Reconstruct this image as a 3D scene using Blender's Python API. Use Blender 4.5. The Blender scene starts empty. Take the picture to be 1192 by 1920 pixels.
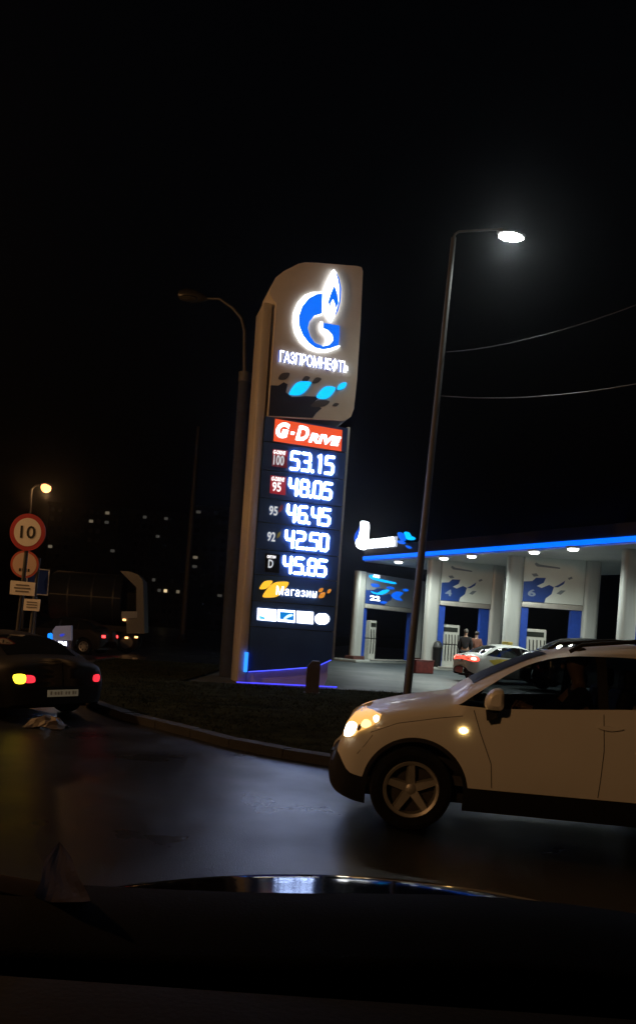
import bpy, bmesh, math, random
import numpy as np
from mathutils import Vector, Matrix
from mathutils.geometry import tessellate_polygon
random.seed(7)
rng = np.random.default_rng(7)
R = math.radians
S = bpy.context.scene
COL = S.collection

# ------------------------------------------------------------------ camera, sky, exposure
EYE = 1.62
FPX, CX, CY, ROLL = 1450.0, 596.0, 1180.0, R(4.0)       # photograph 1192 x 1920, horizon through (596,1180)
cam = bpy.data.cameras.new('camera')
cam.sensor_fit = 'AUTO'; cam.sensor_width = 36.0
cam.lens = FPX/1920*36.0
cam.shift_y = (CY-960)/1920
cam.clip_start = 0.05; cam.clip_end = 3000
camo = bpy.data.objects.new('camera', cam); COL.objects.link(camo)
camo.matrix_world = Matrix.Translation((0, 0, EYE)) @ Matrix.Rotation(R(90), 4, 'X') @ Matrix.Rotation(ROLL, 4, 'Z')
S.camera = camo
W = bpy.data.worlds.new('World'); S.world = W; W.use_nodes = True
nt = W.node_tree
bg = nt.nodes['Background']
sky = nt.nodes.new('ShaderNodeTexSky'); sky.sky_type = 'NISHITA'; sky.sun_disc = False
sky.sun_elevation = R(-4); sky.sun_rotation = R(200); sky.air_density = 1.0; sky.dust_density = 3.0
nt.links.new(sky.outputs[0], bg.inputs[0]); bg.inputs[1].default_value = 0.05
S.view_settings.view_transform = 'Standard'; S.view_settings.look = 'None'
S.view_settings.exposure = 0.0; S.view_settings.gamma = 1.0; S.view_settings.use_curve_mapping = False
S.render.engine = 'CYCLES'
cy = S.cycles
cy.use_denoising = True
cy.max_bounces = 8; cy.diffuse_bounces = 3; cy.glossy_bounces = 4; cy.transmission_bounces = 6; cy.transparent_max_bounces = 12
cy.sample_clamp_indirect = 4.0; cy.caustics_reflective = False; cy.caustics_refractive = False

cR, sR = math.cos(ROLL), math.sin(ROLL)
def ray(u, v):
    du, dv = u-CX, v-CY
    return Vector(((du*cR+dv*sR)/FPX, 1.0, (du*sR-dv*cR)/FPX))
def on_ground(u, v, z=0.0):
    d = ray(u, v); t = (z-EYE)/d.z
    return Vector((d.x*t, t, z))
def at(u, v, Y):
    d = ray(u, v)
    return Vector((d.x*Y, Y, EYE+d.z*Y))

# ------------------------------------------------------------------ materials
MATS = {}
def mat(name, col=(.5, .5, .5), rough=.5, metal=0., emit=None, es=0., var=0., vscale=8., bump=0., bscale=40., coat=0., spec=.5, stretch=None, rvar=0.):
    if name in MATS: return MATS[name]
    m = bpy.data.materials.new(name); m.use_nodes = True
    t = m.node_tree; b = t.nodes['Principled BSDF']
    b.inputs['Base Color'].default_value = (*col, 1)
    b.inputs['Roughness'].default_value = rough
    b.inputs['Metallic'].default_value = metal
    b.inputs['Specular IOR Level'].default_value = spec
    b.inputs['Coat Weight'].default_value = coat
    b.inputs['Coat Roughness'].default_value = .05
    if emit:
        b.inputs['Emission Color'].default_value = (*emit, 1); b.inputs['Emission Strength'].default_value = es
    if var or bump or rvar:
        tc = t.nodes.new('ShaderNodeTexCoord'); mp = t.nodes.new('ShaderNodeMapping')
        t.links.new(tc.outputs['Object'], mp.inputs[0])
        if stretch: mp.inputs['Scale'].default_value = stretch
    if var or rvar:
        n = t.nodes.new('ShaderNodeTexNoise'); n.inputs['Scale'].default_value = vscale; n.inputs['Detail'].default_value = 6
        t.links.new(mp.outputs[0], n.inputs['Vector'])
    if var:
        r = t.nodes.new('ShaderNodeMapRange'); r.inputs[1].default_value = .3; r.inputs[2].default_value = .7
        r.inputs[3].default_value = 1-var; r.inputs[4].default_value = 1+var
        t.links.new(n.outputs[0], r.inputs[0])
        mx = t.nodes.new('ShaderNodeMix'); mx.data_type = 'RGBA'; mx.blend_type = 'MULTIPLY'; mx.inputs[0].default_value = 1
        mx.inputs[6].default_value = (*col, 1); t.links.new(r.outputs[0], mx.inputs[7])
        t.links.new(mx.outputs[2], b.inputs['Base Color'])
    if rvar:
        r2 = t.nodes.new('ShaderNodeMapRange'); r2.inputs[1].default_value = .3; r2.inputs[2].default_value = .7
        r2.inputs[3].default_value = max(.02, rough-rvar); r2.inputs[4].default_value = rough+rvar
        t.links.new(n.outputs[0], r2.inputs[0]); t.links.new(r2.outputs[0], b.inputs['Roughness'])
    if bump:
        n2 = t.nodes.new('ShaderNodeTexNoise'); n2.inputs['Scale'].default_value = bscale; n2.inputs['Detail'].default_value = 8
        t.links.new(mp.outputs[0], n2.inputs['Vector'])
        bp = t.nodes.new('ShaderNodeBump'); bp.inputs['Strength'].default_value = bump; bp.inputs['Distance'].default_value = .02
        t.links.new(n2.outputs[0], bp.inputs['Height']); t.links.new(bp.outputs[0], b.inputs['Normal'])
    MATS[name] = m
    return m
def glow(name, col, s):
    return mat(name, (.02, .02, .02), .5, emit=col, es=s)
def glass(name, tint=(.35, .38, .4), gl=.08):
    if name in MATS: return MATS[name]
    m = bpy.data.materials.new(name); m.use_nodes = True
    t = m.node_tree; t.nodes.remove(t.nodes['Principled BSDF'])
    o = t.nodes['Material Output']
    tr = t.nodes.new('ShaderNodeBsdfTransparent'); tr.inputs[0].default_value = (*tint, 1)
    g = t.nodes.new('ShaderNodeBsdfGlossy'); g.inputs['Roughness'].default_value = .03
    f = t.nodes.new('ShaderNodeFresnel'); f.inputs[0].default_value = 1.45
    x = t.nodes.new('ShaderNodeMixShader')
    t.links.new(f.outputs[0], x.inputs[0]); t.links.new(tr.outputs[0], x.inputs[1]); t.links.new(g.outputs[0], x.inputs[2])
    t.links.new(x.outputs[0], o.inputs[0])
    MATS[name] = m
    return m

def reflection_sheet(name, col):
    m = bpy.data.materials.new(name); m.use_nodes = True; t = m.node_tree; t.nodes.remove(t.nodes['Principled BSDF'])
    d = t.nodes.new('ShaderNodeBsdfDiffuse'); d.inputs[0].default_value = (*col, 1)
    tr = t.nodes.new('ShaderNodeBsdfTranslucent'); tr.inputs[0].default_value = (*col, 1)
    x = t.nodes.new('ShaderNodeMixShader'); x.inputs[0].default_value = .5
    t.links.new(d.outputs[0], x.inputs[1]); t.links.new(tr.outputs[0], x.inputs[2]); t.links.new(x.outputs[0], t.nodes['Material Output'].inputs[0])
    return m
WHITE_LED = glow('white_led', (.46, .60, 1.0), 15.0)
WHITE_SOFT = glow('white_lit', (.93, .96, 1.0), 4.0)
BLUE_LIT = glow('blue_lit', (.0, .14, .95), 1.0)
CYAN_LIT = glow('cyan_lit', (.0, .42, 1.0), 1.6)
NAVY = mat('navy_panel', (.035, .085, .26), .28, var=.15, vscale=1.5, coat=.3)
CREAM = mat('cream_panel', (.62, .58, .52), .45, var=.06, vscale=2.)
SILVER = mat('silver_cladding', (.55, .52, .48), .42, .2, var=.12, vscale=2.5, stretch=(1, 1, .3), rvar=.08)
BLACK = mat('black_plastic', (.006, .006, .006), .6, spec=.25, var=.3, vscale=14, bump=.08, bscale=200)
RUBBER = mat('tyre_rubber', (.006, .006, .006), .9, spec=.15, var=.35, vscale=18, bump=.2, bscale=60)
DARKGREY = mat('dark_metal', (.06, .06, .062), .5, .4, var=.2, vscale=6)
STEEL = mat('galvanised_steel', (.07, .07, .07), .6, .1, var=.22, vscale=5, stretch=(1, 1, .2))
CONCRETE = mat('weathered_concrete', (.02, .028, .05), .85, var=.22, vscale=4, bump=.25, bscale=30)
GLASS = glass('car_glass', (.34, .36, .37))
DARKGLASS = mat('dark_glass', (.008, .009, .01), .06, coat=.5)

# ------------------------------------------------------------------ mesh helpers
class MB:
    def __init__(s): s.bm = bmesh.new()
    def box(s, c, sz, rz=0, bev=0, M=None):
        r = bmesh.ops.create_cube(s.bm, size=1)
        vs = r['verts']
        bmesh.ops.scale(s.bm, vec=sz, verts=vs)
        if bev:
            es = list({e for v in vs for e in v.link_edges})
            q = bmesh.ops.bevel(s.bm, geom=es, offset=bev, segments=2, affect='EDGES', profile=.5)
            vs = list({v for f in q['faces'] for v in f.verts} | {v for v in vs if v.is_valid})
        m = Matrix.Translation(c) @ Matrix.Rotation(rz, 4, 'Z')
        if M: m = M @ m
        bmesh.ops.transform(s.bm, matrix=m, verts=vs)
        return s
    def tube(s, pts, rad, n=10, caps=True, squash=1.0):
        pts = [Vector(p) for p in pts]
        rads = rad if isinstance(rad, (list, tuple)) else [rad]*len(pts)
        rings = []; ref = None
        for i, p in enumerate(pts):
            d = (pts[min(i+1, len(pts)-1)]-pts[max(i-1, 0)]).normalized()
            if ref is None:
                ref = Vector((0, 1, 0)) if abs(d.y) < .9 else Vector((1, 0, 0))
            a = (ref - d*ref.dot(d)).normalized(); ref = a
            b = d.cross(a)
            rings.append([s.bm.verts.new(p + (a*math.cos(2*math.pi*k/n)*squash + b*math.sin(2*math.pi*k/n))*rads[i]) for k in range(n)])
        for r0, r1 in zip(rings, rings[1:]):
            for k in range(n):
                s.bm.faces.new((r0[k], r0[(k+1) % n], r1[(k+1) % n], r1[k]))
        if caps:
            s.bm.faces.new(list(reversed(rings[0]))); s.bm.faces.new(rings[-1])
        return s
    def ball(s, c, r, sx=1, sy=1, sz=1, n=12):
        q = bmesh.ops.create_uvsphere(s.bm, u_segments=n, v_segments=max(6, n//2), radius=r)
        bmesh.ops.scale(s.bm, vec=(sx, sy, sz), verts=q['verts'])
        bmesh.ops.translate(s.bm, vec=c, verts=q['verts'])
        return s
    def lathe(s, prof, M, n=32):
        # profile (r, h) turned about local Z
        rings = []
        for r, h in prof:
            if r < 1e-5: rings.append([s.bm.verts.new(M @ Vector((0, 0, h)))])
            else: rings.append([s.bm.verts.new(M @ Vector((r*math.cos(2*math.pi*k/n), r*math.sin(2*math.pi*k/n), h))) for k in range(n)])
        for a, b in zip(rings, rings[1:]):
            for k in range(n):
                q = [a[k % len(a)], a[(k+1) % len(a)], b[(k+1) % len(b)], b[k % len(b)]]
                u = []
                for v in q:
                    if v not in u: u.append(v)
                if len(u) >= 3:
                    try: s.bm.faces.new(u)
                    except ValueError: pass
        return s
    def plate(s, out, y0, y1):
        # outline (x, z): front at y0, back at y1
        f = [s.bm.verts.new((x, y0, z)) for x, z in out]; b = [s.bm.verts.new((x, y1, z)) for x, z in out]
        n = len(out)
        for t in tessellate_polygon([[Vector((x, z, 0)) for x, z in out]]):
            for q in (f, b):
                try: s.bm.faces.new([q[i] for i in t])
                except ValueError: pass
        for k in range(n):
            s.bm.faces.new((f[k], b[k], b[(k+1) % n], f[(k+1) % n]))
        return s
    def build(s, name, m, parent=None, smooth=False, loc=None, keep=False):
        bmesh.ops.recalc_face_normals(s.bm, faces=s.bm.faces[:])
        me = bpy.data.meshes.new(name); s.bm.to_mesh(me); s.bm.free()
        if smooth:
            for p in me.polygons: p.use_smooth = True
            try: me.set_sharp_from_angle(angle=R(38))
            except Exception: pass
        me.materials.append(m)
        o = bpy.data.objects.new(name, me); COL.objects.link(o)
        if parent: o.parent = parent
        if loc is not None: o.location = loc
        return o
def empty(name, label, cat, loc=(0, 0, 0), rz=0, group=None):
    o = bpy.data.objects.new(name, None); COL.objects.link(o); o.empty_display_size = .3
    o.location = loc; o.rotation_euler = (0, 0, rz)
    return tag(o, label, cat, group)
def tag(o, label, cat, group=None):
    o['label'] = label; o['category'] = cat
    if group: o['group'] = group
    return o
def struct(o, kind='structure'):
    o['kind'] = kind; return o
def copy_tree(o, parent=None):
    c = o.copy(); COL.objects.link(c); c.parent = parent
    for ch in list(o.children): copy_tree(ch, c)
    return c
def smooth_poly(pts, n=4):
    # closed Catmull-Rom through the outline points
    out = []; m = len(pts)
    for i in range(m):
        p0, p1, p2, p3 = [np.array(pts[(i+k-1) % m], float) for k in range(4)]
        for j in range(n):
            t = j/n
            out.append(tuple(.5*((2*p1)+(-p0+p2)*t+(2*p0-5*p1+4*p2-p3)*t*t+(-p0+3*p1-3*p2+p3)*t**3)))
    return out
def text(name, body, x0, z0, w, h, y, m, parent, bold=0., shear=0., ext=.01, spacing=1.0):
    c = bpy.data.curves.new(name, 'FONT'); c.body = body; c.size = 1; c.shear = shear; c.offset = bold; c.extrude = .05
    c.space_character = spacing; c.resolution_u = 3; c.fill_mode = 'BOTH'
    o = bpy.data.objects.new(name, c); COL.objects.link(o)
    bpy.context.view_layer.update()
    me = bpy.data.meshes.new_from_object(o.evaluated_get(bpy.context.evaluated_depsgraph_get()))
    bpy.data.objects.remove(o); bpy.data.curves.remove(c)
    n = len(me.vertices); co = np.empty(n*3); me.vertices.foreach_get('co', co); co = co.reshape(-1, 3)
    lo, hi = co.min(0), co.max(0)
    out = np.empty_like(co)
    out[:, 0] = x0+(co[:, 0]-lo[0])/(hi[0]-lo[0])*w
    out[:, 2] = z0+(co[:, 1]-lo[1])/(hi[1]-lo[1])*h
    out[:, 1] = y-(co[:, 2]-lo[2])/(hi[2]-lo[2])*ext
    me.vertices.foreach_set('co', out.ravel()); me.update()
    me.name = name; me.materials.clear(); me.materials.append(m)
    o = bpy.data.objects.new(name, me); COL.objects.link(o); o.parent = parent
    return o
def lamp(kind, name, parent, loc, power, col, size=.3, spot=None, rot=(0, 0, 0)):
    l = bpy.data.lights.new(name, kind); l.energy = power; l.color = col
    if kind == 'AREA': l.shape = 'DISK'; l.size = size
    else: l.shadow_soft_size = size
    if kind == 'SPOT': l.spot_size = spot or R(150); l.spot_blend = .6
    o = bpy.data.objects.new(name, l); COL.objects.link(o); o.location = loc; o.rotation_euler = rot
    if parent: o.parent = parent
    return o

# ------------------------------------------------------------------ the ground
def sheet(name, pts, z, m, n=0, kind='structure', thick=0):
    mb = MB()
    vs = [mb.bm.verts.new((x, y, z)) for x, y in pts]
    for t in tessellate_polygon([[Vector((x, y, 0)) for x, y in pts]]):
        mb.bm.faces.new([vs[i] for i in t])
    if thick:
        b = [mb.bm.verts.new((x, y, z-thick)) for x, y in pts]
        for k in range(len(pts)): mb.bm.faces.new((vs[k], b[k], b[(k+1) % len(pts)], vs[(k+1) % len(pts)]))
    o = mb.build(name, m); return struct(o, kind)

def asphalt(name, base, rough, rv, bump, wet_scale):
    m = mat(name, base, rough, var=.35, vscale=60, bump=bump, bscale=90, spec=.42)
    t = m.node_tree; b = t.nodes['Principled BSDF']
    tc = t.nodes.new('ShaderNodeTexCoord')
    n = t.nodes.new('ShaderNodeTexNoise'); n.inputs['Scale'].default_value = wet_scale; n.inputs['Detail'].default_value = 8
    t.links.new(tc.outputs['Object'], n.inputs['Vector'])
    r = t.nodes.new('ShaderNodeMapRange'); r.inputs[1].default_value = .1; r.inputs[2].default_value = .9
    r.inputs[3].default_value = rough-rv*1.6; r.inputs[4].default_value = rough+rv*1.6
    t.links.new(n.outputs[0], r.inputs[0]); t.links.new(r.outputs[0], b.inputs['Roughness'])
    return m
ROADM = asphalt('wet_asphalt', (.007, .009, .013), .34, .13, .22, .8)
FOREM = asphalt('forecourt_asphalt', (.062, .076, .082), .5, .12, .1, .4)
SOIL = mat('dark_soil', (.035, .032, .024), .95, var=.4, vscale=.8, bump=.6, bscale=3)
GRASSM = mat('verge_grass', (.019, .021, .013), .95, spec=0, var=.5, vscale=3, bump=.8, bscale=14)
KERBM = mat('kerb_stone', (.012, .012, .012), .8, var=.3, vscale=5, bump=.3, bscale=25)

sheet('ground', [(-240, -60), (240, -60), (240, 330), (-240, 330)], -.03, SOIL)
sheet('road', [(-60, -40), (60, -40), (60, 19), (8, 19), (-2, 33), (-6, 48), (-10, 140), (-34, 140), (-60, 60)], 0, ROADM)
# raised verge with the pylon on it
verge = [(-7.2, 27.5), (-7.3, 25.0), (-6.3, 20.5), (-5.0, 16.0), (-3.9, 13.4), (-3.0, 12.1), (-1.95, 11.05), (-.9, 9.9), (.3, 9.15), (1.6, 8.85), (5, 8.7), (14, 8.9), (14, 21.6), (3, 20.6), (-3.3, 19.4), (-5.2, 22.5), (-6.0, 27.8)]
nv = 13
in_edge = verge[:12]
inner = [(-7.0, 27.5), (-7.1, 25.0), (-6.1, 20.55), (-4.8, 16.1), (-3.72, 13.5), (-2.85, 12.25), (-1.82, 11.2), (-.78, 10.07), (.37, 9.34), (1.62, 9.05), (5, 8.9), (14, 9.1)]
sheet('verge', inner+[(14, 21.6), (3, 20.6), (-3.3, 19.4), (-2.9, 27.8)], .10, GRASSM)
mb = MB()
def along(pts):
    out = [0]
    for p, q in zip(pts, pts[1:]): out.append(out[-1]+math.dist(p, q))
    return out
da, db = along(in_edge), along(inner)
def pos(pts, d, t):
    t = max(0, min(t, 1))*d[-1]; i = min(max(int(np.searchsorted(d, t))-1, 0), len(pts)-2); f = (t-d[i])/(d[i+1]-d[i])
    return [pts[i][k]+(pts[i+1][k]-pts[i][k])*f for k in (0, 1)]
N_ = int(da[-1]/.9)
for k in range(N_):
    t0_, t1_ = k/N_+.006/da[-1], (k+1)/N_-.006/da[-1]; hgt = .12+rng.normal(0, .004)
    oa, ob = pos(in_edge, da, t0_), pos(in_edge, da, t1_); ia, ib = pos(inner, db, t0_), pos(inner, db, t1_)
    v8 = [mb.bm.verts.new((*q, z)) for z in (0.0, hgt) for q in (oa, ob, ib, ia)]
    for f in ((0, 1, 5, 4), (1, 2, 6, 5), (2, 3, 7, 6), (3, 0, 4, 7), (4, 5, 6, 7)): mb.bm.faces.new([v8[q] for q in f])
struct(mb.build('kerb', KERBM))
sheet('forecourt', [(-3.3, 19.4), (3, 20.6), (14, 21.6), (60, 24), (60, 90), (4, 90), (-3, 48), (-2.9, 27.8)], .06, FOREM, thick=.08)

# grass blades on the verge
def inside(p, poly):
    c = False; j = len(poly)-1
    for i in range(len(poly)):
        a, b = poly[i], poly[j]
        if (a[1] > p[1]) != (b[1] > p[1]) and p[0] < (b[0]-a[0])*(p[1]-a[1])/(b[1]-a[1])+a[0]: c = not c
        j = i
    return c
gp = inner+[(14, 21.6), (3, 20.6), (-3.3, 19.4), (-2.9, 27.8)]
vs, fs = [], []
cnt = 0
while cnt < 26000:
    x, y = rng.uniform(-7.2, 8), rng.uniform(8.9, 27.6)
    if not inside((x, y), gp): continue
    if rng.random() < .25+.25*math.sin(x*2.1+y*.7)+.2*math.sin(y*1.9-x): continue
    a = rng.uniform(0, 6.28); h = rng.uniform(.015, .06); w = rng.uniform(.006, .014); l = rng.normal(0, .04, 2)
    i = len(vs)
    vs += [(x-w*math.cos(a), y-w*math.sin(a), .095), (x+w*math.cos(a), y+w*math.sin(a), .095), (x+l[0], y+l[1], .10+h)]
    fs.append((i, i+1, i+2)); cnt += 1
me = bpy.data.meshes.new('grass'); me.from_pydata(vs, [], fs)
me.materials.append(mat('grass_blades', (.022, .026, .015), .95, spec=0, var=.5, vscale=1.2))
o = bpy.data.objects.new('grass', me); COL.objects.link(o); struct(o, 'stuff')

# ------------------------------------------------------------------ the price pylon
PYL = Vector((-2.08, 20.32, .06)); PA = R(16)
pyl = empty('price_pylon', 'tall lit fuel price pylon with blue flame emblem and white price digits', 'sign', PYL, PA)
pd = Vector((math.cos(PA), math.sin(PA), 0)); pn = Vector((math.sin(PA), -math.cos(PA), 0))
E0 = Vector((0, 0, EYE))
def pf(u, v):
    d = ray(u, v); t = (PYL-E0).dot(pn)/d.dot(pn)
    h = E0+d*t-PYL
    return (h.dot(pd), h.z)
def q1(x, y): return pf(420+x/3.973, 470+y/3.973)       # readings from three enlargements of the photo
def q2(x, y): return pf(420+x/3.973, 770+y/3.973)
def q3(x, y): return pf(420+x/3.973, 1060+y/3.973)
def pl(name, pts, q, y, m, parent=pyl, th=.02, sm=0):
    o_ = [q(*p) for p in pts]
    if sm: o_ = smooth_poly(o_, sm)
    return MB().plate(o_, y, y+th).build(name, m, parent)
# structure: side column, core, edge trim, foot
xl0 = 0.06
zc = q1(250, 365)[1]
xpl = q2(250, 900)[0]                                    # left edge of the blue panel
MB().box(((xl0+xpl-.01)/2, .55, zc/2), (xpl-.02-xl0, 1.0, zc), bev=.04).build('side_column', SILVER, pyl, True)
xr = q2(885, 900)[0]
ztop = q1(640, 92)[1]; zb = q3(195, 790)[1]; zmid = q2(320, 40)[1]
MB().plate([(xpl+.02, zb+.3), (xr-.05, zb+.5), (xr+.02, zmid), (xpl+.02, zmid)], .14, .9).build('core', DARKGREY, pyl)
MB().box((xr-.02, .5, (zb+.5+zmid)/2), (.09, .86, zmid-zb-.4), bev=.02).build('edge_trim', SILVER, pyl, True)
top_out = [(335, 332), (347, 270), (380, 208), (440, 160), (500, 130), (550, 104), (600, 94), (700, 98), (985, 121), (1018, 130), (1028, 160), (1010, 560), (985, 960), (962, 1180), (940, 1240), (885, 1272), (600, 1255), (325, 1238), (342, 1000), (364, 700), (385, 400)]
o = MB().plate([q1(*p) for p in top_out], -.06, 1.0).build('top_panel', CREAM, pyl)
bvm = o.modifiers.new('edge', 'BEVEL'); bvm.width = .035; bvm.segments = 2; bvm.limit_method = 'ANGLE'; bvm.angle_limit = R(60)
TOP = o
ys = -.068
pl('dark_pattern', [(343, 1008), (400, 1010), (440, 985), (468, 1000), (455, 1060), (500, 1095), (560, 1092), (600, 1088), (680, 1092), (690, 1110), (650, 1150), (700, 1160), (720, 1180), (680, 1215), (655, 1250), (328, 1234)], q1, ys, mat('dark_blue_print', (.03, .035, .06), .4), TOP, .006)  # dark blue print on the top panel
for pts in ([(400, 962), (425, 920), (485, 918), (455, 965)], [(575, 975), (600, 940), (635, 950), (610, 980)], [(650, 990), (680, 950), (720, 960), (690, 990)], [(640, 1165), (690, 1120), (780, 1125), (740, 1165)], [(800, 1160), (820, 1140), (850, 1145), (830, 1165)]):
    pl('printed_petal', pts, q1, ys-.003, mat('grey_blue_print', (.10, .095, .10), .4), TOP, .006, 3)
for pts in ([(480, 1068), (520, 1005), (565, 982), (636, 985), (636, 1005), (598, 1055), (555, 1080), (500, 1080)], [(684, 1088), (722, 1037), (765, 1017), (818, 1026), (815, 1050), (780, 1093), (738, 1110), (695, 1103)], [(836, 1035), (852, 1003), (885, 988), (905, 996), (890, 1028), (855, 1041)]):
    pl('lit_petal', pts, q1, ys-.03, CYAN_LIT, TOP, .03, 3)
# emblem: a white lit back, blue letter, flame
back = [(726, 322), (650, 322), (590, 345), (540, 400), (512, 470), (506, 540), (520, 620), (560, 690), (620, 740), (690, 764), (760, 762), (838, 735), (855, 720), (775, 722), (720, 728), (660, 706), (622, 652), (605, 592), (616, 545), (655, 500), (720, 487)]
EMB = pl('emblem', back, q1, ys-.05, WHITE_SOFT, TOP, .05)
blue = [(722, 334), (680, 338), (620, 370), (572, 430), (548, 500), (550, 570), (577, 640), (620, 698), (670, 735), (730, 748), (785, 738), (840, 718), (848, 640), (848, 572), (790, 562), (728, 552), (728, 590), (765, 607), (797, 642), (803, 682), (772, 715), (720, 722), (665, 700), (630, 650), (612, 590), (624, 545), (660, 500), (717, 482)]
pl('emblem_letter', blue, q1, ys-.075, glow('emblem_blue', (.0, .15, .95), 1.05), TOP, .02)
pl('emblem_curl', [(704, 545), (718, 540), (727, 555), (726, 592), (763, 608), (794, 642), (800, 682), (770, 713), (722, 726), (745, 700), (756, 668), (740, 638), (705, 614), (700, 580)], q1, ys-.078, WHITE_SOFT, TOP, .02)
fl = [(805, 156), (840, 220), (856, 300), (850, 400), (830, 470), (802, 520), (786, 546), (765, 520), (740, 470), (722, 400), (725, 330), (745, 265), (775, 200)]
pl('flame', fl, q1, ys-.09, WHITE_SOFT, TOP, .05, 2)
pl('flame_edge', [(812, 170), (842, 225), (857, 300), (851, 400), (832, 468), (806, 515), (818, 470), (840, 400), (845, 300), (832, 230)], q1, ys-.112, glow('emblem_blue', (0, 0, 0), 1), TOP, .02)
pl('flame_core', [(807, 277), (830, 345), (837, 405), (818, 455), (814, 420), (797, 378), (778, 412), (777, 445), (761, 400), (782, 335)], q1, ys-.112, glow('emblem_blue', (0, 0, 0), 1), TOP, .02)
a, b = q1(402, 838), q1(912, 836)
a2, b2 = q1(400, 745), q1(915, 928)
zlo = (a[1]+b2[1])/2; zhi = (a2[1]+b[1])/2
text('lettering', 'ГАЗПРОМНЕФТЬ', a[0]-.025, zlo-.005, b[0]-a[0]+.01, zhi-zlo+.005, ys-.03, glow('lettering_blue', (.12, .2, .75), .7), TOP, .03, 0, .03, .94)
text('lettering_face', 'ГАЗПРОМНЕФТЬ', a[0]+.01, zlo, b[0]-a[0], zhi-zlo, ys-.04, WHITE_SOFT, TOP, .008, 0, .03, .94)
# blue lower panels
def panel(z0, z1, name, shape=None):
    xa = xpl; xb = xr-.07
    out = shape or [(xa, z0+.012), (xb, z0+.012), (xb, z1-.012), (xa, z1-.012)]
    return MB().plate(out, 0, .12).build(name, NAVY, pyl)
zs = [zmid, q2(640, 275)[1], q2(620, 480)[1]-.0, q2(600, 685)[1], q2(580, 862)[1], q2(570, 1060)[1], q3(540, 92)[1], q3(520, 285)[1], q3(500, 475)[1]]
P_GD = panel(zs[1], zs[0], 'banner_panel')
rows = [panel(zs[k+2], zs[k+1], 'price_panel') for k in range(5)]
P_SHOP = panel(zs[7], zs[6], 'shop_panel'); P_CARD = panel(zs[8], zs[7], 'card_panel')
bot = [q3(197, 788), q3(400, 775), q3(560, 762), q3(640, 756), q3(705, 745), q3(740, 728), q3(782, 700)]
bot[0] = (xpl, bot[0][1]); bot[-1] = (xr-.07, bot[-1][1])
panel(0, 0, 'blank_panel', bot+[(xr-.07, zs[8]-.012), (xpl, zs[8]-.012)])
# orange-red banner
pl('banner', [(380, 62), (878, 147), (870, 303), (368, 226)], q2, -.03, glow('banner_red', (.9, .085, .02), .95), P_GD, .03)
z0 = (q2(385, 205)[1]+q2(865, 262)[1])/2; z1 = (q2(395, 90)[1]+q2(870, 180)[1])/2
xa, xb = q2(385, 150)[0], q2(868, 200)[0]; bw = xb-xa
text('banner_lettering', 'G', xa, z0, bw*.20, z1-z0+.06, -.035, WHITE_SOFT, P_GD, .05, .25, .02)
text('banner_lettering', '-', xa+bw*.22, z0+.13, bw*.06, .07, -.035, WHITE_SOFT, P_GD, .05, .25, .02)
text('banner_lettering', 'D', xa+bw*.30, z0, bw*.20, z1-z0+.04, -.035, WHITE_SOFT, P_GD, .04, .25, .02)
text('banner_lettering', 'RIVE', xa+bw*.50, z0-.01, bw*.50, (z1-z0)*.72, -.035, WHITE_SOFT, P_GD, .05, .25, .02)
# digits
rr = lambda x0, x1, z0, z1, c=.18: [(x0+c, z1), (x1-c, z1), (x1, z1-c*.7), (x1, z0+c*.7), (x1-c, z0), (x0+c, z0), (x0, z0+c*.7), (x0, z1-c*.7), (x0+c, z1)]
DIG = {'5': [[(1, 1), (.12, 1), (0, .92), (0, .56), (.78, .56), (1, .44), (1, .12), (.82, 0), (0, 0)]],
       '3': [[(0, 1), (.82, 1), (1, .9), (1, .62), (.82, .52), (.3, .52)], [(.82, .52), (1, .4), (1, .12), (.82, 0), (0, 0)]],
       '1': [[(.35, .93), (.6, 1), (.6, 0)]],
       '4': [[(.02, 1), (.02, .6), (.2, .47), (1, .47)], [(.95, 1), (.95, 0)]],
       '8': [rr(0, 1, .5, 1), rr(0, 1, 0, .5)], '0': [rr(0, 1, 0, 1)],
       '6': [[(1, 1), (.18, 1), (0, .88), (0, .12), (.18, 0), (.82, 0), (1, .12), (1, .42), (.82, .54), (0, .54)]],
       '2': [[(0, 1), (.82, 1), (1, .9), (1, .62), (.82, .52), (.18, .5), (0, .4), (0, 0), (1, 0)]]}
prices = [('53.15', (500, 312, 810, 470)), ('48.05', (486, 513, 795, 657)), ('46.45', (471, 712, 782, 850)), ('42.50', (458, 902, 770, 1040)), ('45.85', (443, 1095, 755, 1230))]
rowy = [(312, 345, 438, 468), (514, 540, 622, 660), (711, 734, 826, 850), (903, 921, 1018, 1040), (1095, 1112, 1203, 1230)]
for k, (s_, (x0, _, x1, __)) in enumerate(prices):
    yl, yr, bl, br = rowy[k]
    xa, xb = q2(x0, (yl+bl)/2)[0], q2(x1, (yr+br)/2)[0]
    zt = (q2(x0, yl)[1]+q2(x1, yr)[1])/2; zbm = (q2(x0, bl)[1]+q2(x1, br)[1])/2
    bw = xb-xa
    dig = s_.replace('.', '')
    for j, ch in enumerate(dig):
        fx = (0, .27, .585, .825)[j]; dw = .175
        mb = MB()
        for line in DIG[ch]:
            pts = [(xa+bw*(fx+dw*px), -.03, zbm+(zt-zbm)*pz) for px, pz in line]
            mb.tube(pts, .037, 8, True, .55)
            for p in pts: mb.ball(p, .037, 1, .5, 1, 8)
        mb.build('price_digit', WHITE_LED, rows[k])
    mb = MB(); mb.ball((xa+bw*.515, -.03, zbm), .045, 1, .5, 1, 10); mb.build('decimal_point', WHITE_LED, rows[k])
DIMW = glow('fuel_white', (.8, .82, .85), .75)
RED = glow('badge_red', (.62, .015, .03), .45)
REDD = glow('badge_dark_red', (.35, .02, .04), .28)
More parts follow.
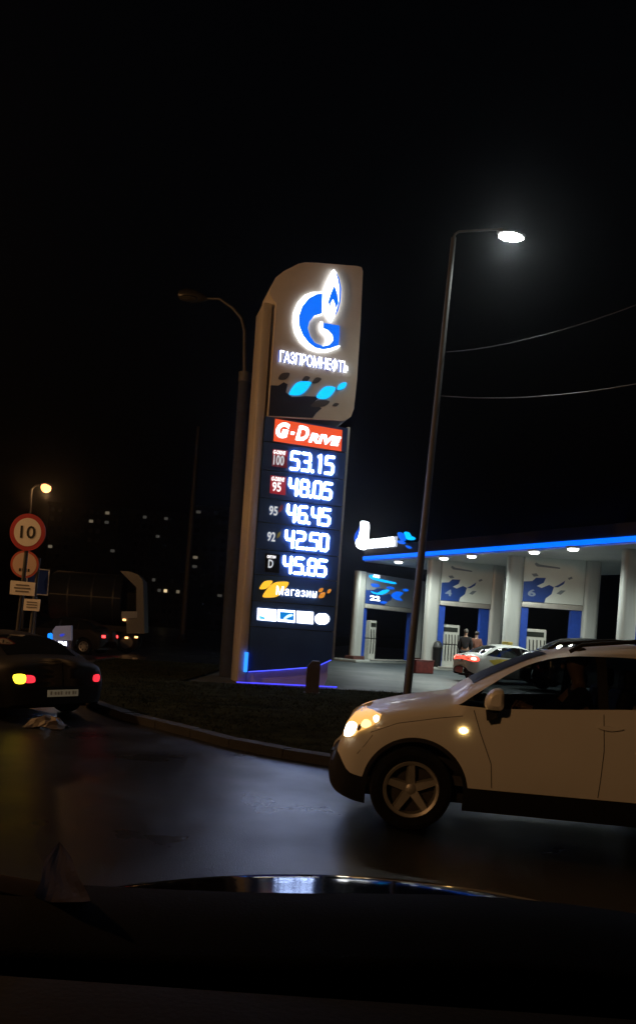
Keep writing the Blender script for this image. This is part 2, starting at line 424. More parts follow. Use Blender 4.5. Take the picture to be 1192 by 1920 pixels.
def qt(name, s_, bl, tr, m, parent, y=-.03, bold=.02, shear=0., sp=1.):
    a, b = q2(*bl), q2(*tr)
    return text(name, s_, a[0], a[1], b[0]-a[0], max(.04, b[1]-a[1]), y, m, parent, bold, shear, .012, sp)
bd = pl('fuel_badge', [(362, 288), (474, 300), (468, 428), (356, 414)], q2, -.02, REDD, rows[0], .02)
pl('badge_band', [(362, 288), (474, 300), (472, 345), (360, 333)], q2, -.024, RED, bd, .004)
qt('badge_lettering', 'G-DRIVE', (364, 322), (458, 305), glow('badge_white', (1, .95, .95), 1.3), bd, -.03, .05, .2)
qt('fuel_number', '100', (364, 403), (448, 338), DIMW, bd)
bd = pl('fuel_badge', [(347, 482), (462, 496), (456, 630), (341, 614)], q2, -.02, RED, rows[1], .02)
qt('badge_lettering', 'G-DRIVE', (350, 522), (450, 502), glow('badge_white', (1, 1, 1), 1.3), bd, -.03, .05, .2)
qt('fuel_number', '95', (355, 600), (425, 538), glow('badge_white', (1, 1, 1), 1.3), bd)
qt('fuel_number', '95', (332, 778), (400, 716), DIMW, rows[2])
qt('fuel_number', '92', (318, 972), (383, 908), DIMW, rows[3])
pl('petal_mark', [(408, 760), (412, 725), (434, 700), (434, 735)], q2, -.02, glow('petal_red', (.35, .06, .07), .35), rows[2], .02, 3)
pl('petal_mark', [(394, 952), (398, 920), (420, 898), (420, 928)], q2, -.02, glow('petal_yellow', (.4, .33, .08), .3), rows[3], .02, 3)
bd = pl('fuel_badge', [(308, 1062), (415, 1074), (410, 1212), (303, 1200)], q2, -.02, mat('black_badge', (.006, .006, .008), .3), rows[4], .02)
qt('badge_lettering', 'ОПТИ', (318, 1098), (384, 1082), glow('badge_white', (1, 1, 1), 1.3), bd, -.03, .05)
qt('fuel_number', 'D', (326, 1170), (366, 1112), DIMW, bd)
# shop line
YEL = glow('shop_yellow', (1.0, .5, .03), 1.2); ORA = glow('shop_orange', (.85, .3, .03), .8)
pl('shop_petal', [(264, 168), (300, 120), (360, 116), (342, 150), (312, 174), (274, 178)], q3, -.02, YEL, P_SHOP, .02, 3)
pl('shop_petal', [(287, 232), (320, 178), (370, 132), (430, 121), (482, 128), (460, 170), (430, 205), (388, 234), (330, 240)], q3, -.02, YEL, P_SHOP, .02, 3)
for pts in ([(702, 240), (720, 207), (753, 202), (738, 240)], [(702, 196), (715, 173), (738, 171), (726, 198)], [(767, 205), (777, 181), (797, 178), (785, 205)]):
    pl('shop_petal', pts, q3, -.02, ORA, P_SHOP, .02, 3)
a, b = q3(386, 222), q3(684, 240); zt = q3(540, 172)[1]
text('shop_lettering', 'Магазин', a[0], (a[1]+b[1])/2, b[0]-a[0], zt-(a[1]+b[1])/2+.02, -.028, WHITE_SOFT, P_SHOP, .0, 0, .015, 1.12)
CW = WHITE_SOFT
pl('payment_card', [(250, 318), (388, 330), (385, 418), (247, 405)], q3, -.02, CW, P_CARD, .02)
pl('card_mark', [(262, 372), (300, 385), (310, 404), (262, 400)], q3, -.026, glow('card_cyan', (.1, .55, .9), 1.2), P_CARD, .006)
pl('payment_card', [(398, 328), (528, 338), (524, 428), (396, 415)], q3, -.02, CW, P_CARD, .02)
cd = pl('card_picture', [(414, 345), (520, 352), (517, 412), (412, 400)], q3, -.026, glow('card_blue', (.0, .22, .75), 1.0), P_CARD, .006)
pl('card_swoosh', [(440, 395), (470, 370), (500, 362), (512, 375), (470, 392), (455, 402)], q3, -.032, glow('card_pale', (.6, .9, 1), 1.5), cd, .005, 2)
pl('payment_card', [(540, 340), (664, 348), (662, 438), (540, 428)], q3, -.02, CW, P_CARD, .02)
mb = MB()
out = []
for k in range(40):
    t_ = 2*math.pi*k/40
    xx = math.cos(t_)*54; zz = math.sin(t_)*44*(1-.13*math.exp(-(math.cos(t_)/.22)**2))
    out.append(q3(729+xx, 399+zz))
mb.plate(out, -.02, 0).build('payment_card', CW, P_CARD)
# foot with blue light strips
fz = zb
foot = [(xpl-.02, .0), (xr-.2, .0), (xr-.12, .25), (xr-.12, bot[-1][1]-.03)]+[(x, z-.03) for x, z in reversed(bot[:-1])]
MB().plate(foot, .12, .95).build('foot', mat('foot_white', (.55, .54, .55), .5, var=.08, vscale=3), pyl)
BLED = glow('blue_led', (.06, .08, 1.0), 2.4)
mb = MB(); mb.tube([(xpl+.03, .05, zb-.015), *[(x, .05, z-.02) for x, z in bot[1:]]], .012, 6); mb.build('light_strip', BLED, pyl)
MB().box((xpl-.07, -.03, zb+.24), (.09, .06, .52), bev=.01).build('corner_light', glow('corner_blue', (.02, .2, 1.0), 2.2), pyl)
MB().tube([(xpl-.3, -.12, .035), (xr+.1, -.12, .035)], .014, 6).build('light_strip', glow('ground_led', (.05, .05, 1.0), 2.2), pyl)

# dark stubby post before the pylon
g = on_ground(584, 1306)
bo = empty('bollard', 'short dark square post with slanted cap standing before the lit pylon foot', 'post', (g.x, g.y, .06))
MB().plate([(-.16, 0), (.16, 0), (.16, .74), (.12, .80), (-.04, .80), (-.16, .64)], -.14, .14).build('shaft', mat('bollard_dark', (.025, .022, .024), .6, var=.3), bo)
MB().box((0, 0, .02), (.40, .36, .05), bev=.01).build('base_plate', DARKGREY, bo)

# ------------------------------------------------------------------ street lamps
# white lamp at the forecourt edge (its pole leans a little)
wl = empty('street_lamp', 'tall grey street lamp with its white lamp lit beside the canopy', 'street lamp', (2.5, 19.6, .02))
Yw = 19.6
tp = at(850, 446, Yw)-Vector((2.5, 19.6, .02)); bs = at(762, 1306, Yw)-Vector((2.5, 19.6, .02)); bs.z = 0
bs.y = tp.y = 0
mb = MB(); mb.tube([bs, bs.lerp(tp, .3), bs.lerp(tp, .65), tp], [.105, .095, .08, .065], 14); mb.build('pole', STEEL, wl, True)
hd = at(957, 441, Yw-.2)-Vector((2.5, 19.6, .02))
ar = at(935, 433, Yw-.1)-Vector((2.5, 19.6, .02))
mb = MB(); mb.tube([tp, tp+Vector((.03, 0, .10)), tp+Vector((.12, -.01, .16)), tp.lerp(ar, .5)+Vector((0, 0, .1)), ar+Vector((.08, 0, .05))], .032, 8); mb.build('arm', STEEL, wl, True)
mb = MB(); mb.lathe([(.0, -.36), (.06, -.35), (.12, -.2), (.14, .05), (.10, .25), (.04, .36), (0, .38)], Matrix.Translation(hd+Vector((0, 0, .03))) @ Matrix.Rotation(R(4), 4, 'Y') @ Matrix.Diagonal((1, 1, .55, 1)) @ Matrix.Rotation(R(90), 4, 'Y'), 20)
mb.build('lamp_head', DARKGREY, wl, True)
mb = MB(); mb.lathe([(.0, -.31), (.07, -.29), (.135, -.15), (.15, .05), (.11, .2), (.03, .32), (0, .33)], Matrix.Translation(hd+Vector((0, -.02, -.055))) @ Matrix.Rotation(R(4), 4, 'Y') @ Matrix.Diagonal((1, 1.1, .6, 1)) @ Matrix.Rotation(R(90), 4, 'Y'), 20)
mb.build('lamp_lens', glow('lamp_white', (.95, 1.0, .95), 40.0), wl, True)
lamp('SPOT', 'lamp_light', wl, hd+Vector((0, -.05, -.2)), 330, (.92, 1.0, .93), .15, R(150))

# unlit concrete lamp beside the pylon
Yc = 22.5
B0 = at(428, 1287, Yc); B0.z = .06
cl = empty('concrete_lamp', 'unlit street lamp on a thick concrete pole left of the pylon', 'street lamp', B0)
j1 = at(459, 708, Yc)-B0; j2 = at(459, 620, Yc)-B0; hh = at(384, 560, Yc)-B0; he = at(337, 551, Yc)-B0
j1.y = j2.y = 0
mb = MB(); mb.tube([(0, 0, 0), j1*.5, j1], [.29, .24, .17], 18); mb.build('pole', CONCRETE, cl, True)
mb = MB(); mb.lathe([(.0, -.14), (.185, -.14), (.185, .14), (0, .14)], Matrix.Translation(j1), 18); mb.build('collar', STEEL, cl, True)
mb = MB(); mb.tube([j1, j2, j2+Vector((-.12, 0, .35)), j2+Vector((-.38, 0, .62)), hh.lerp(j2, .35)+Vector((0, 0, .32)), hh], [.07, .06, .055, .045, .04, .035], 10); mb.build('arm', DARKGREY, cl, True)
mid = (hh+he)/2
ax = (hh-he).normalized()
mb = MB(); mb.lathe([(0, -.42), (.10, -.40), (.19, -.2), (.2, .05), (.13, .3), (.05, .45), (0, .45)], Matrix.Translation(mid) @ ax.to_track_quat('Z', 'Y').to_matrix().to_4x4() @ Matrix.Diagonal((.7, 1, 1, 1)), 18)
mb.build('lamp_head', mat('lamp_shell', (.022, .022, .022), .35, .3), cl, True)
mb = MB(); mb.ball(mid+Vector((-.08, -.04, -.09)), .2, 1.5, .8, .5); mb.build('lamp_lens', mat('lamp_dead_lens', (.03, .03, .03), .12), cl, True)

# sodium lamps on the left: the far one in view, the others assumed
def sodium(loc, label, power, h=8.95):
    e = empty('sodium_lamp', label, 'street lamp', loc, 0, 'orange street lamps along the road')
    mb = MB(); mb.tube([(0, 0, 0), (0, 0, h*.5), (0, 0, h-.2), (.25, 0, h+.05), (.6, 0, h+.12)], [.12, .09, .06, .04, .035], 10); mb.build('pole', DARKGREY, e, True)
    mb = MB(); mb.ball((.85, 0, h+.12), .3, 1.3, .7, .4); mb.build('lamp_head', DARKGREY, e, True)
    mb = MB(); mb.ball((.85, 0, h-.06), .31, 1, .95, .95); mb.build('lamp_lens', glow('sodium_glow', (1.0, .40, .13), 3.4), e, True)
    lamp('POINT', 'lamp_light', e, (.85, 0, h-.5), power, (1.0, .50, .19), .15)
    return e
p = at(87, 912, 46)
sodium((p.x-.85, 46, 0), 'orange street lamp glowing over the round road signs', 110)
sodium((-13.5, 12, 0), 'assumed orange street lamp out of view left of the black car', 1900)  # assumed off-frame lamp, added to light the pylon's left side and the signs
sodium((-10.0, -13, 0), 'assumed orange street lamp out of view behind the photographer', 2500)  # assumed off-frame lamp, added for the orange light on the crossover

# tall bare mast far left of the pylon
b0 = on_ground(342, 1202); tpn = at(372, 800, b0.y)
mp = empty('tram_mast', 'thin tall bare mast far behind between truck and concrete pole', 'mast', (b0.x, b0.y, 0))
mb = MB(); d = tpn-b0; mb.tube([(0, 0, 0), d*.5, d], [.24, .2, .12], 10); mb.build('shaft', STEEL, mp, True)
mb = MB(); mb.lathe([(0, 0), (.4, 0), (.4, .25), (.26, .5), (0, .5)], Matrix.Identity(4), 12); mb.build('footing', CONCRETE, mp)

# wires
def wire(pts, r, label):
    mb = MB(); P_ = []
    for k in range(25):
        t_ = k/24; a, b = pts
        q = a.lerp(b, t_); q.z -= 4*t_*(1-t_)*.25; P_.append(q)
    mb.tube(P_, r, 6); o = mb.build('overhead_wire', mat('wire_metal', (.03, .03, .032), .5, .2), None, True); tag(o, label, 'cable', 'overhead wires')
wire((at(836, 660, 19.6), at(1330, 515, 12.5)), .012, 'upper overhead wire running right from the lit white lamp pole')
wire((at(826, 742, 19.6), at(1330, 690, 14.5)), .012, 'lower overhead wire crossing right of the white lamp pole')

# ------------------------------------------------------------------ filling station
C0 = on_ground(681, 1050, 5.5); CA = R(-58.5)
can = empty('station_canopy', 'long filling station canopy with glowing blue edge and white roof sign', 'canopy', (C0.x, C0.y, 0), CA)
cdv = Vector((math.cos(CA), math.sin(CA), 0)); cnv = Vector((-math.sin(CA), math.cos(CA), 0))   # along the front, and inwards
def cl_(p):                                               # world to canopy coordinates
    d = Vector(p)-Vector((C0.x, C0.y, 0)); return Vector((d.dot(cdv), d.dot(cnv), d.z))
LEN, DEP = 34.0, 9.5
SOFF = mat('soffit_white', (.66, .68, .66), .45, var=.06, vscale=1.2)
mb = MB(); mb.box((LEN/2, DEP/2, 5.44), (LEN-.1, DEP-.1, .06)); mb.build('soffit', SOFF, can)
FASC = mat('fascia_dark', (.014, .014, .02), .5, var=.15, vscale=1)
mb = MB(); mb.box((LEN/2, DEP/2, 5.95), (LEN, DEP, .5), bev=.03); mb.build('fascia', FASC, can)
mb = MB(); mb.box((LEN/2, -.03, 5.58), (LEN, .08, .2), bev=.03); mb.build('light_strip', glow('canopy_blue', (.0, .13, 1.0), 1.6), can, True)
mb = MB(); mb.box((-.03, DEP/2, 5.58), (.08, DEP-.2, .2), bev=.03); mb.build('light_strip', glow('canopy_blue_dim', (.01, .06, .7), .5), can, True)
DL = glow('downlight_glow', (.95, 1.0, .95), 9)
spots = [(747, 1051), (832, 1044), (884, 1040), (1001, 1032), (1074, 1026)]
lp = [cl_(on_ground(u, v, 5.38)) for u, v in spots]
lp += [Vector((x, y, 5.38)) for x, y in ((16.5, 5.0), (20, 2.2), (22, 6), (6, 7.5), (27, 3))]
for q in lp:
    q.z = 5.36
    mb = MB(); mb.lathe([(0, .05), (.27, .05), (.27, -.03), (.2, -.05), (0, -.05)], Matrix.Translation(q), 20); o = mb.build('downlight', mat('downlight_ring', (.6, .6, .6), .4), can, True)
    mb = MB(); mb.lathe([(0, -.055), (.2, -.055), (.19, -.10), (.1, -.13), (0, -.14)], Matrix.Translation(q), 20); mb.build('downlight_lens', DL, o, True)
    lamp('SPOT', 'downlight_light', can, q+Vector((0, -.7, -.25)), 440, (.90, 1.0, .90), .2, R(165))
# roof sign on the front edge near the left corner
def cq(u, v):
    n_ = cnv; o0 = Vector((C0.x, C0.y, 0)); d = ray(u, v); t = (o0-E0).dot(n_)/d.dot(n_)
    h = E0+d*t-o0; return (h.dot(cdv), h.z)
def cz(x, y): return cq(640+x/7.45, 960+y/7.45)
OVER = glow('roof_sign_white', (.95, .98, 1), 7)
a, b = cz(400, 500), cz(780, 350)
zz0 = (cz(345, 520)[1]+cz(780, 490)[1])/2; zz1 = (cz(400, 385)[1]+cz(770, 350)[1])/2
xs0 = cz(345, 450)[0]; xs1 = cz(782, 420)[0]
MB().box(((xs0+xs1)/2, -.1, (zz0+zz1)/2), (xs1-xs0+.1, .1, (zz1-zz0)*1.02)).build('sign_box', glow('sign_back', (.8, .85, 1), .6), can)
text('roof_lettering', 'ГАЗПРОМНЕФТЬ', xs0, zz0, xs1-xs0, zz1-zz0, -.16, OVER, can, .03, 0, .04, .9)
MB().plate(smooth_poly([cz(*p) for p in ((300, 520), (255, 480), (250, 410), (285, 360), (300, 250), (315, 150), (345, 135), (405, 150), (415, 230), (400, 400), (370, 525))], 2), -.24, -.12).build('roof_emblem', OVER, can)
MB().plate(smooth_poly([cz(*p) for p in ((245, 420), (228, 390), (245, 310), (285, 255), (312, 190), (310, 260), (285, 350), (258, 400))], 2), -.26, -.14).build('roof_emblem_edge', glow('roof_blue', (.01, .1, .8), 1.0), can)
for pts, m in (([(805, 320), (820, 285), (880, 300), (910, 360), (905, 405), (850, 400)], BLUE_LIT), ([(900, 310), (905, 280), (960, 290), (990, 340), (1035, 355), (1040, 385), (980, 395), (930, 380), (915, 340)], CYAN_LIT), ([(800, 410), (840, 400), (905, 425), (895, 450), (830, 445)], BLUE_LIT), ([(915, 475), (940, 470), (985, 490), (990, 512), (950, 510)], BLUE_LIT)):
    MB().plate(smooth_poly([cz(*p) for p in pts], 2), -.12, -.05).build('roof_petal', m, can)

PANELW = mat('gate_panel_white', (.74, .78, .74), .45, var=.05, vscale=1.5)
PRINT = mat('gate_print_blue', (.02, .06, .28), .4); PRINT2 = mat('gate_print_grey', (.22, .26, .30), .45)
JAMB = mat('jamb_blue', (.02, .07, .42), .4, var=.1)
COLM = mat('brushed_column', (.52, .53, .51), .45, .2, var=.1, vscale=3, stretch=(1, 1, .15))
def gate(name_no, pL, pR, z1, beam_z, label, lit):
    A_, B_ = Vector((*pL, .06)), Vector((*pR, .06)); w = (B_-A_).length
    ang = math.atan2(B_.y-A_.y, B_.x-A_.x)
    e = empty('pump_gate', label, 'gate', A_, ang, 'pump gates under the canopy')
    for dx in (-.20, .20):
        pass
    for x in (0, w):
        o = MB()
        sec = [(x+sg_*.16+.21*math.cos(a_), .21*math.sin(a_)) for sg_, st_ in ((1, -90), (-1, 90)) for a_ in [R(st_+180*k_/14) for k_ in range(15)]]
        lo_ = [o.bm.verts.new((a_, b_, 0)) for a_, b_ in sec]; hi_ = [o.bm.verts.new((a_, b_, z1-.02)) for a_, b_ in sec]
        for k_ in range(len(sec)): o.bm.faces.new((lo_[k_], lo_[(k_+1) % len(sec)], hi_[(k_+1) % len(sec)], hi_[k_]))
        c_ = o.build('column', COLM, e, True)
        MB().box((x, 0, .16), (.95, .6, .34), bev=.04).build('column_guard', mat('guard_red', (.10, .035, .028), .6, var=.3), c_)
    x0, x1 = .36, w-.36
    hi = beam_z+.25; top = z1-.04
    pan = MB().box(((x0+x1)/2, 0, (hi+top)/2), (x1-x0, .3, top-hi)).build('sign_panel', PANELW if not lit else mat('gate_panel_dim', (.30, .32, .36), .5), e)
    MB().box(((x0+x1)/2, .0, beam_z+.12), (x1-x0, .34, .22), bev=.02).build('beam', SILVER, e, True)
    for x in (x0+.16, x1-.24):
        MB().box((x, .05, beam_z/2+.02), (.30 if x < w/2 else .46, .26, beam_z-.02)).build('jamb', JAMB, e)
    # printed wave: a blue corner with stepped petals
    W_ = x1-x0; H_ = top-hi
    def fr(pts): return [(x0+W_*a_, hi+H_*b_) for a_, b_ in pts]
    yb = -.158
    bl = MB().plate(fr([(0, 0), (0, .44), (.14, .46), (.2, .54), (.36, .55), (.33, .44), (.22, .36), (.3, .32), (.42, .4), (.5, .36), (.47, .2), (.38, .1), (.36, 0)]), yb, yb+.006).build('panel_print', PRINT, pan)
    for pts in ([(.5, .36), (.58, .42), (.68, .52), (.66, .44), (.57, .36)], [(.12, .62), (.2, .64), (.24, .58), (.16, .56)], [(.72, .58), (.78, .62), (.8, .58), (.74, .54)], [(.55, .22), (.62, .3), (.7, .3), (.62, .2)]):
        MB().plate(fr(pts), yb, yb+.006).build('printed_petal', PRINT if pts[0][0] == .5 else PRINT2, pan)
    MB().plate(fr([(.16, .84), (.18, .88), (.24, .84), (.58, .80), (.58, .77), (.2, .79)]), yb, yb+.006).build('panel_lettering_strip', PRINT2, pan)
    text('gate_number', name_no, x0+W_*.08, hi+H_*.12, W_*.13*(1.4 if len(name_no) > 1 else 1), H_*.16, yb-.002, mat('number_white', (.28, .34, .48), .5) if not lit else glow('number_lit', (.9, .95, 1), 4), pan, .03, 0, .006)
    if lit:
        for pts, m in (([(.04, .93), (.2, .96), (.2, .86), (.52, .82), (.5, .76), (.1, .80)], CYAN_LIT), ([(.08, .42), (.2, .38), (.3, .5), (.42, .54), (.38, .44), (.28, .34), (.14, .34)], CYAN_LIT), ([(.08, .66), (.2, .68), (.24, .6), (.12, .56)], BLUE_LIT), ([(.46, .36), (.56, .52), (.7, .5), (.62, .34), (.7, .24), (.56, .24)], BLUE_LIT), ([(.36, .62), (.46, .66), (.52, .6), (.42, .56)], BLUE_LIT), ([(.68, .62), (.76, .66), (.8, .6), (.72, .56)], BLUE_LIT), ([(.26, .08), (.32, .14), (.4, .12), (.34, .05)], BLUE_LIT)):
            MB().plate(smooth_poly(fr(pts), 2), yb-.02, yb).build('lit_petal', m, pan)
        text('panel_lettering', 'АЗС', x0+W_*.1, hi+H_*.88, W_*.12, H_*.09, yb-.03, WHITE_SOFT, pan, .02, 0, .01)
    return e, ang, w
G1 = on_ground(664, 1241, .06); G2 = on_ground(801, 1254.3, .06)
g3t = on_ground(967, 1045, 5.36); g4t = on_ground(1183, 1033, 5.36)
g2r = on_ground(934, 1063, 5.36); g3r = on_ground(1111, 1055, 5.36)
G1r = at(778, 1082, 44.5)
gates = [gate('22', (G1.x, G1.y), (G1r.x+.3, 44.5), 4.75, 2.85, 'farthest pump gate with small lit cyan petals on its grey panel', True),
         gate('4', (G2.x, G2.y), (g2r.x, g2r.y), 5.4, 3.15, 'pump gate numbered 4 right of the street lamp pole', False),
         gate('6', (g3t.x, g3t.y), (g3r.x, g3r.y), 5.4, 3.15, 'pump gate numbered 6 rising behind the white taxi', False),
         gate('8', (g4t.x, g4t.y), (g4t.x+3.9, g4t.y+1.4), 5.4, 3.15, 'nearest pump gate cut by the right edge', False)]
# pump islands and dispensers
PUMPW = mat('pump_white', (.60, .60, .55), .45, var=.08)
ISL = mat('island_concrete', (.42, .44, .42), .7, var=.15, vscale=2)
ilab = ['long low kerbed pump island under the farthest gate', 'kerbed pump island in front of gate 4', 'kerbed pump island behind the white taxi', 'kerbed pump island at the right edge under the nearest gate']
plab = ['narrow white fuel dispenser under the farthest gate', 'white fuel dispenser with hanging hoses under gate 4', 'white fuel dispenser behind the taxi under gate 6', 'white fuel dispenser under the nearest gate at the right edge']
for k, ((e, ang, w), lab) in enumerate(zip(gates, ilab)):
    base = e.location
    isl = empty('pump_island', lab, 'island', (base.x, base.y, .06), ang, 'kerbed pump islands')
    MB().box((w/2-.1, .1, .07), (w+1.2, 1.5, .14), bev=.03).build('kerb_slab', ISL, isl)
    MB().box((w/2-.1, -.67, .165), (w*.8, .05, .05), bev=.01).build('edge_rail', SILVER, isl)
    M_ = Matrix.Rotation(ang, 4, 'Z')
    pp = Vector((base.x, base.y, .20))+M_ @ Vector((w*(.30 if k else .28), .35, 0))
    pu = empty('fuel_dispenser', plab[k], 'fuel pump', pp, ang, 'white fuel dispensers')
    hw = 1.15 if k else .55
    MB().box((0, 0, .55), (hw, .55, 1.1), bev=.03).build('cabinet', PUMPW, pu)
    MB().box((0, 0, 1.62), (hw, .5, .95), bev=.03).build('head', PUMPW, pu)
    MB().box((0, .02, 1.12), (hw-.1, .42, .10)).build('neck', DARKGREY, pu)
    MB().box((0, -.254, 1.86), (hw*.8, .02, .22)).build('display', mat('pump_display', (.03, .035, .03), .15), pu)
    nh = 7 if k else 3
    for j in range(nh):
        x = -hw*.42+hw*.84*j/(nh-1)
        MB().tube([(x, -.29, 1.62), (x+.01, -.33, 1.2), (x, -.34, .5), (x+.03, -.30, .32)], .022, 6).build('hose', BLACK, pu, True)
# bins, fire boxes
bp = on_ground(817, 1256, .06)
bn = empty('litter_bin', 'tall black cylindrical bin beside the column of gate 4', 'bin', (bp.x, bp.y, .06))
MB().lathe([(0, 0), (.2, 0), (.22, 1.0), (.24, 1.02), (.24, 1.1), (0, 1.1)], Matrix.Identity(4), 20).build('body', BLACK, bn, True)
MB().lathe([(.24, 1.1), (.2, 1.28), (.12, 1.38), (0, 1.42)], Matrix.Identity(4), 20).build('lid', DARKGREY, bn, True)
fb = on_ground(790, 1262, .06)
fx = empty('fire_box', 'low dark red fire box at the foot of the column of gate 4', 'fire box', (fb.x, fb.y, .06), R(25))
MB().box((0, 0, .26), (.9, .45, .52), bev=.03).build('box', mat('fire_red', (.16, .025, .02), .5, var=.3), fx)
MB().box((0, 0, .545), (.94, .49, .05), bev=.015).build('lid', mat('fire_red_dark', (.10, .02, .018), .5), fx)

# ------------------------------------------------------------------ cars
def curve(pts):
    X = np.array([p[0] for p in pts], float); Y = np.array([p[1] for p in pts], float)
    d = np.diff(Y)/np.diff(X); m = np.zeros(len(X)); m[0], m[-1] = d[0], d[-1]
    for i in range(1, len(X)-1):
        m[i] = 0 if d[i-1]*d[i] <= 0 else 2*d[i-1]*d[i]/(d[i-1]+d[i])
    def f(x):
        x = min(max(x, X[0]), X[-1]); i = min(max(int(np.searchsorted(X, x))-1, 0), len(X)-2)
        h = X[i+1]-X[i]; t = (x-X[i])/h
        return float((2*t**3-3*t*t+1)*Y[i]+(t**3-2*t*t+t)*h*m[i]+(-2*t**3+3*t*t)*Y[i+1]+(t**3-t*t)*h*m[i+1])
    return f
class Car:
    """nose at x=0, tail at x=L, near side y<0; body = inflated side outline"""
    def __init__(s, root, P, paint):
        s.r, s.P, s.paint = root, P, paint
        for k in ('top', 'bot', 'clad', 'wl', 'wt'): setattr(s, k, curve(P[k]))
        s.L, s.Wm = P['L'], P['W']
    def half(s, x, z):
        P = s.P; n = P.get('n', 2.6)
        top = s.top(x)
        a = 1-min(1, max(0, x)/P['tn']); b = 1-min(1, max(0, s.L-x)/P['tt']); c = 1-min(1, max(0, top-z)/P['hc'])
        k = max(0, 1-a**n-b**n-c**n)**(1/n)
        belt = s.wl(x)
        if z < .62: g = .90+.10*math.sin(min(1, max(0, (z-.15)/.47))*math.pi/2)
        elif z < belt: g = 1-.03*((z-.62)/max(.05, belt-.62))**2
        else: g = .97-P['tumble']*(z-belt)/max(.2, P['zr']-belt)
        return s.Wm*g*k
    def arch(s, x, z, extra=0):
        for hx in s.P['arch']:
            r = s.P['ar']+extra
            if abs(x-hx) < r: z = max(z, s.P['hz']+math.sqrt(r*r-(x-hx)**2))
        return z
    def body(s):
        P = s.P; L = s.L
        xs = set([0.0, L])
        xs |= set(float(t) for t in .6*(np.linspace(0, 1, 22)**2.2)) | set(float(L-t) for t in .6*(np.linspace(0, 1, 20)**2.2))
        xs |= set(float(t) for t in np.linspace(.6, L-.6, int((L-1.2)/.05)))
        for hx in P['arch']:
            for ex in (0, P['lip']):
                for a in np.linspace(0, math.pi, 30): xs.add(round(float(hx+(P['ar']+ex)*math.cos(a)), 5))
        for w in P['win']: xs |= set(w)
        xs = sorted(x for x in xs if 0 <= x <= L)
        x2 = [xs[0]]
        for x in xs[1:]:
            if x-x2[-1] > .0008: x2.append(x)
        xs = x2
        nr = (3, 9, 6, 9)
        bms = {k: bmesh.new() for k in ['body', 'clad']}
        cols = []
        for x in xs:
            top = s.top(x); bt = min(s.arch(x, s.bot(x)), top-.001); cd = min(max(s.arch(x, s.clad(x), P['lip']), bt), top-.0008)
            wl = min(max(s.wl(x), cd+.0002), top-.0004); wt = min(max(s.wt(x), wl), top-.0002)
            zz = []
            for (a, b, n, cl) in ((bt, cd, nr[0], 0), (cd, wl, nr[1], 0), (wl, wt, nr[2], 0), (wt, top, nr[3], 1)):
                for j in range(n):
                    t = j/n
                    if cl: t = 1-(1-t)**2.4
                    zz.append(a+(b-a)*t)
            zz.append(top)
            cols.append([(x, s.half(x, z), z) for z in zz])
        for i in range(len(xs)-1):
            xm = (xs[i]+xs[i+1])/2
            for j in range(sum(nr)):
                if j < nr[0]: key = 'clad'
                elif nr[0]+nr[1] <= j < nr[0]+nr[1]+nr[2]:
                    key = 'body'
                    for q, (w0, w1) in enumerate(P['win']):
                        if w0 <= xm <= w1: key = 'w%d' % q
                    if key == 'body' and P['win'][0][0] < xm < P['win'][-1][1]: key = 'pil'
                else: key = 'body'
                for sg in (-1, 1):
                    k2 = key if key in ('body', 'clad') else key+('n' if sg < 0 else 'f')
                    if key == 'pil': k2 += str(sum(1 for w in P['win'] if xm > w[1]))
                    bm = bms.setdefault(k2, None) or bmesh.new(); bms[k2] = bm
                    q = [cols[i][j], cols[i+1][j], cols[i+1][j+1], cols[i][j+1]]
                    q = [bm.verts.new((a, sg*b, c)) for a, b, c in q]
                    if sg > 0: q.reverse()
                    bm.faces.new(q)
        out = {}
        for k, bm in bms.items():
            bmesh.ops.remove_doubles(bm, verts=bm.verts[:], dist=.0006)
            bmesh.ops.dissolve_degenerate(bm, edges=bm.edges[:], dist=.0004)
            mb = MB(); mb.bm.free(); mb.bm = bm
            nm, m = ('body', s.paint) if k == 'body' else ('lower_cladding', BLACK) if k == 'clad' else ('window_pillar', BLACK) if k[:3] == 'pil' else ('side_window', s.P.get('glass', GLASS))
            if len(bm.faces) == 0: bm.free(); continue
            o = mb.build(nm, m, s.r, True); out[k] = o
        # underside and wheel wells
        mb = MB(); mb.box((L/2, 0, P['under']), (L*.86, s.Wm*1.5, .08)); mb.build('underbody', BLACK, s.r)
        for hx in P['arch']:
            for sg in (-1, 1):
                mb = MB(); prof = [(P['hz'], hx)]
                ring0 = []; ring1 = []
                for k in range(17):
                    a = math.pi*k/16
                    x, z = hx+(P['ar']+.01)*math.cos(a), P['hz']+(P['ar']+.01)*math.sin(a)
                    ring0.append(mb.bm.verts.new((x, sg*(s.Wm*.9), z))); ring1.append(mb.bm.verts.new((x, sg*(s.Wm*.5), z)))
                for k in range(16): mb.bm.faces.new((ring0[k], ring0[k+1], ring1[k+1], ring1[k]))
                mb.bm.faces.new(ring1)
                mb.build('wheel_well', BLACK, s.r)
        return out
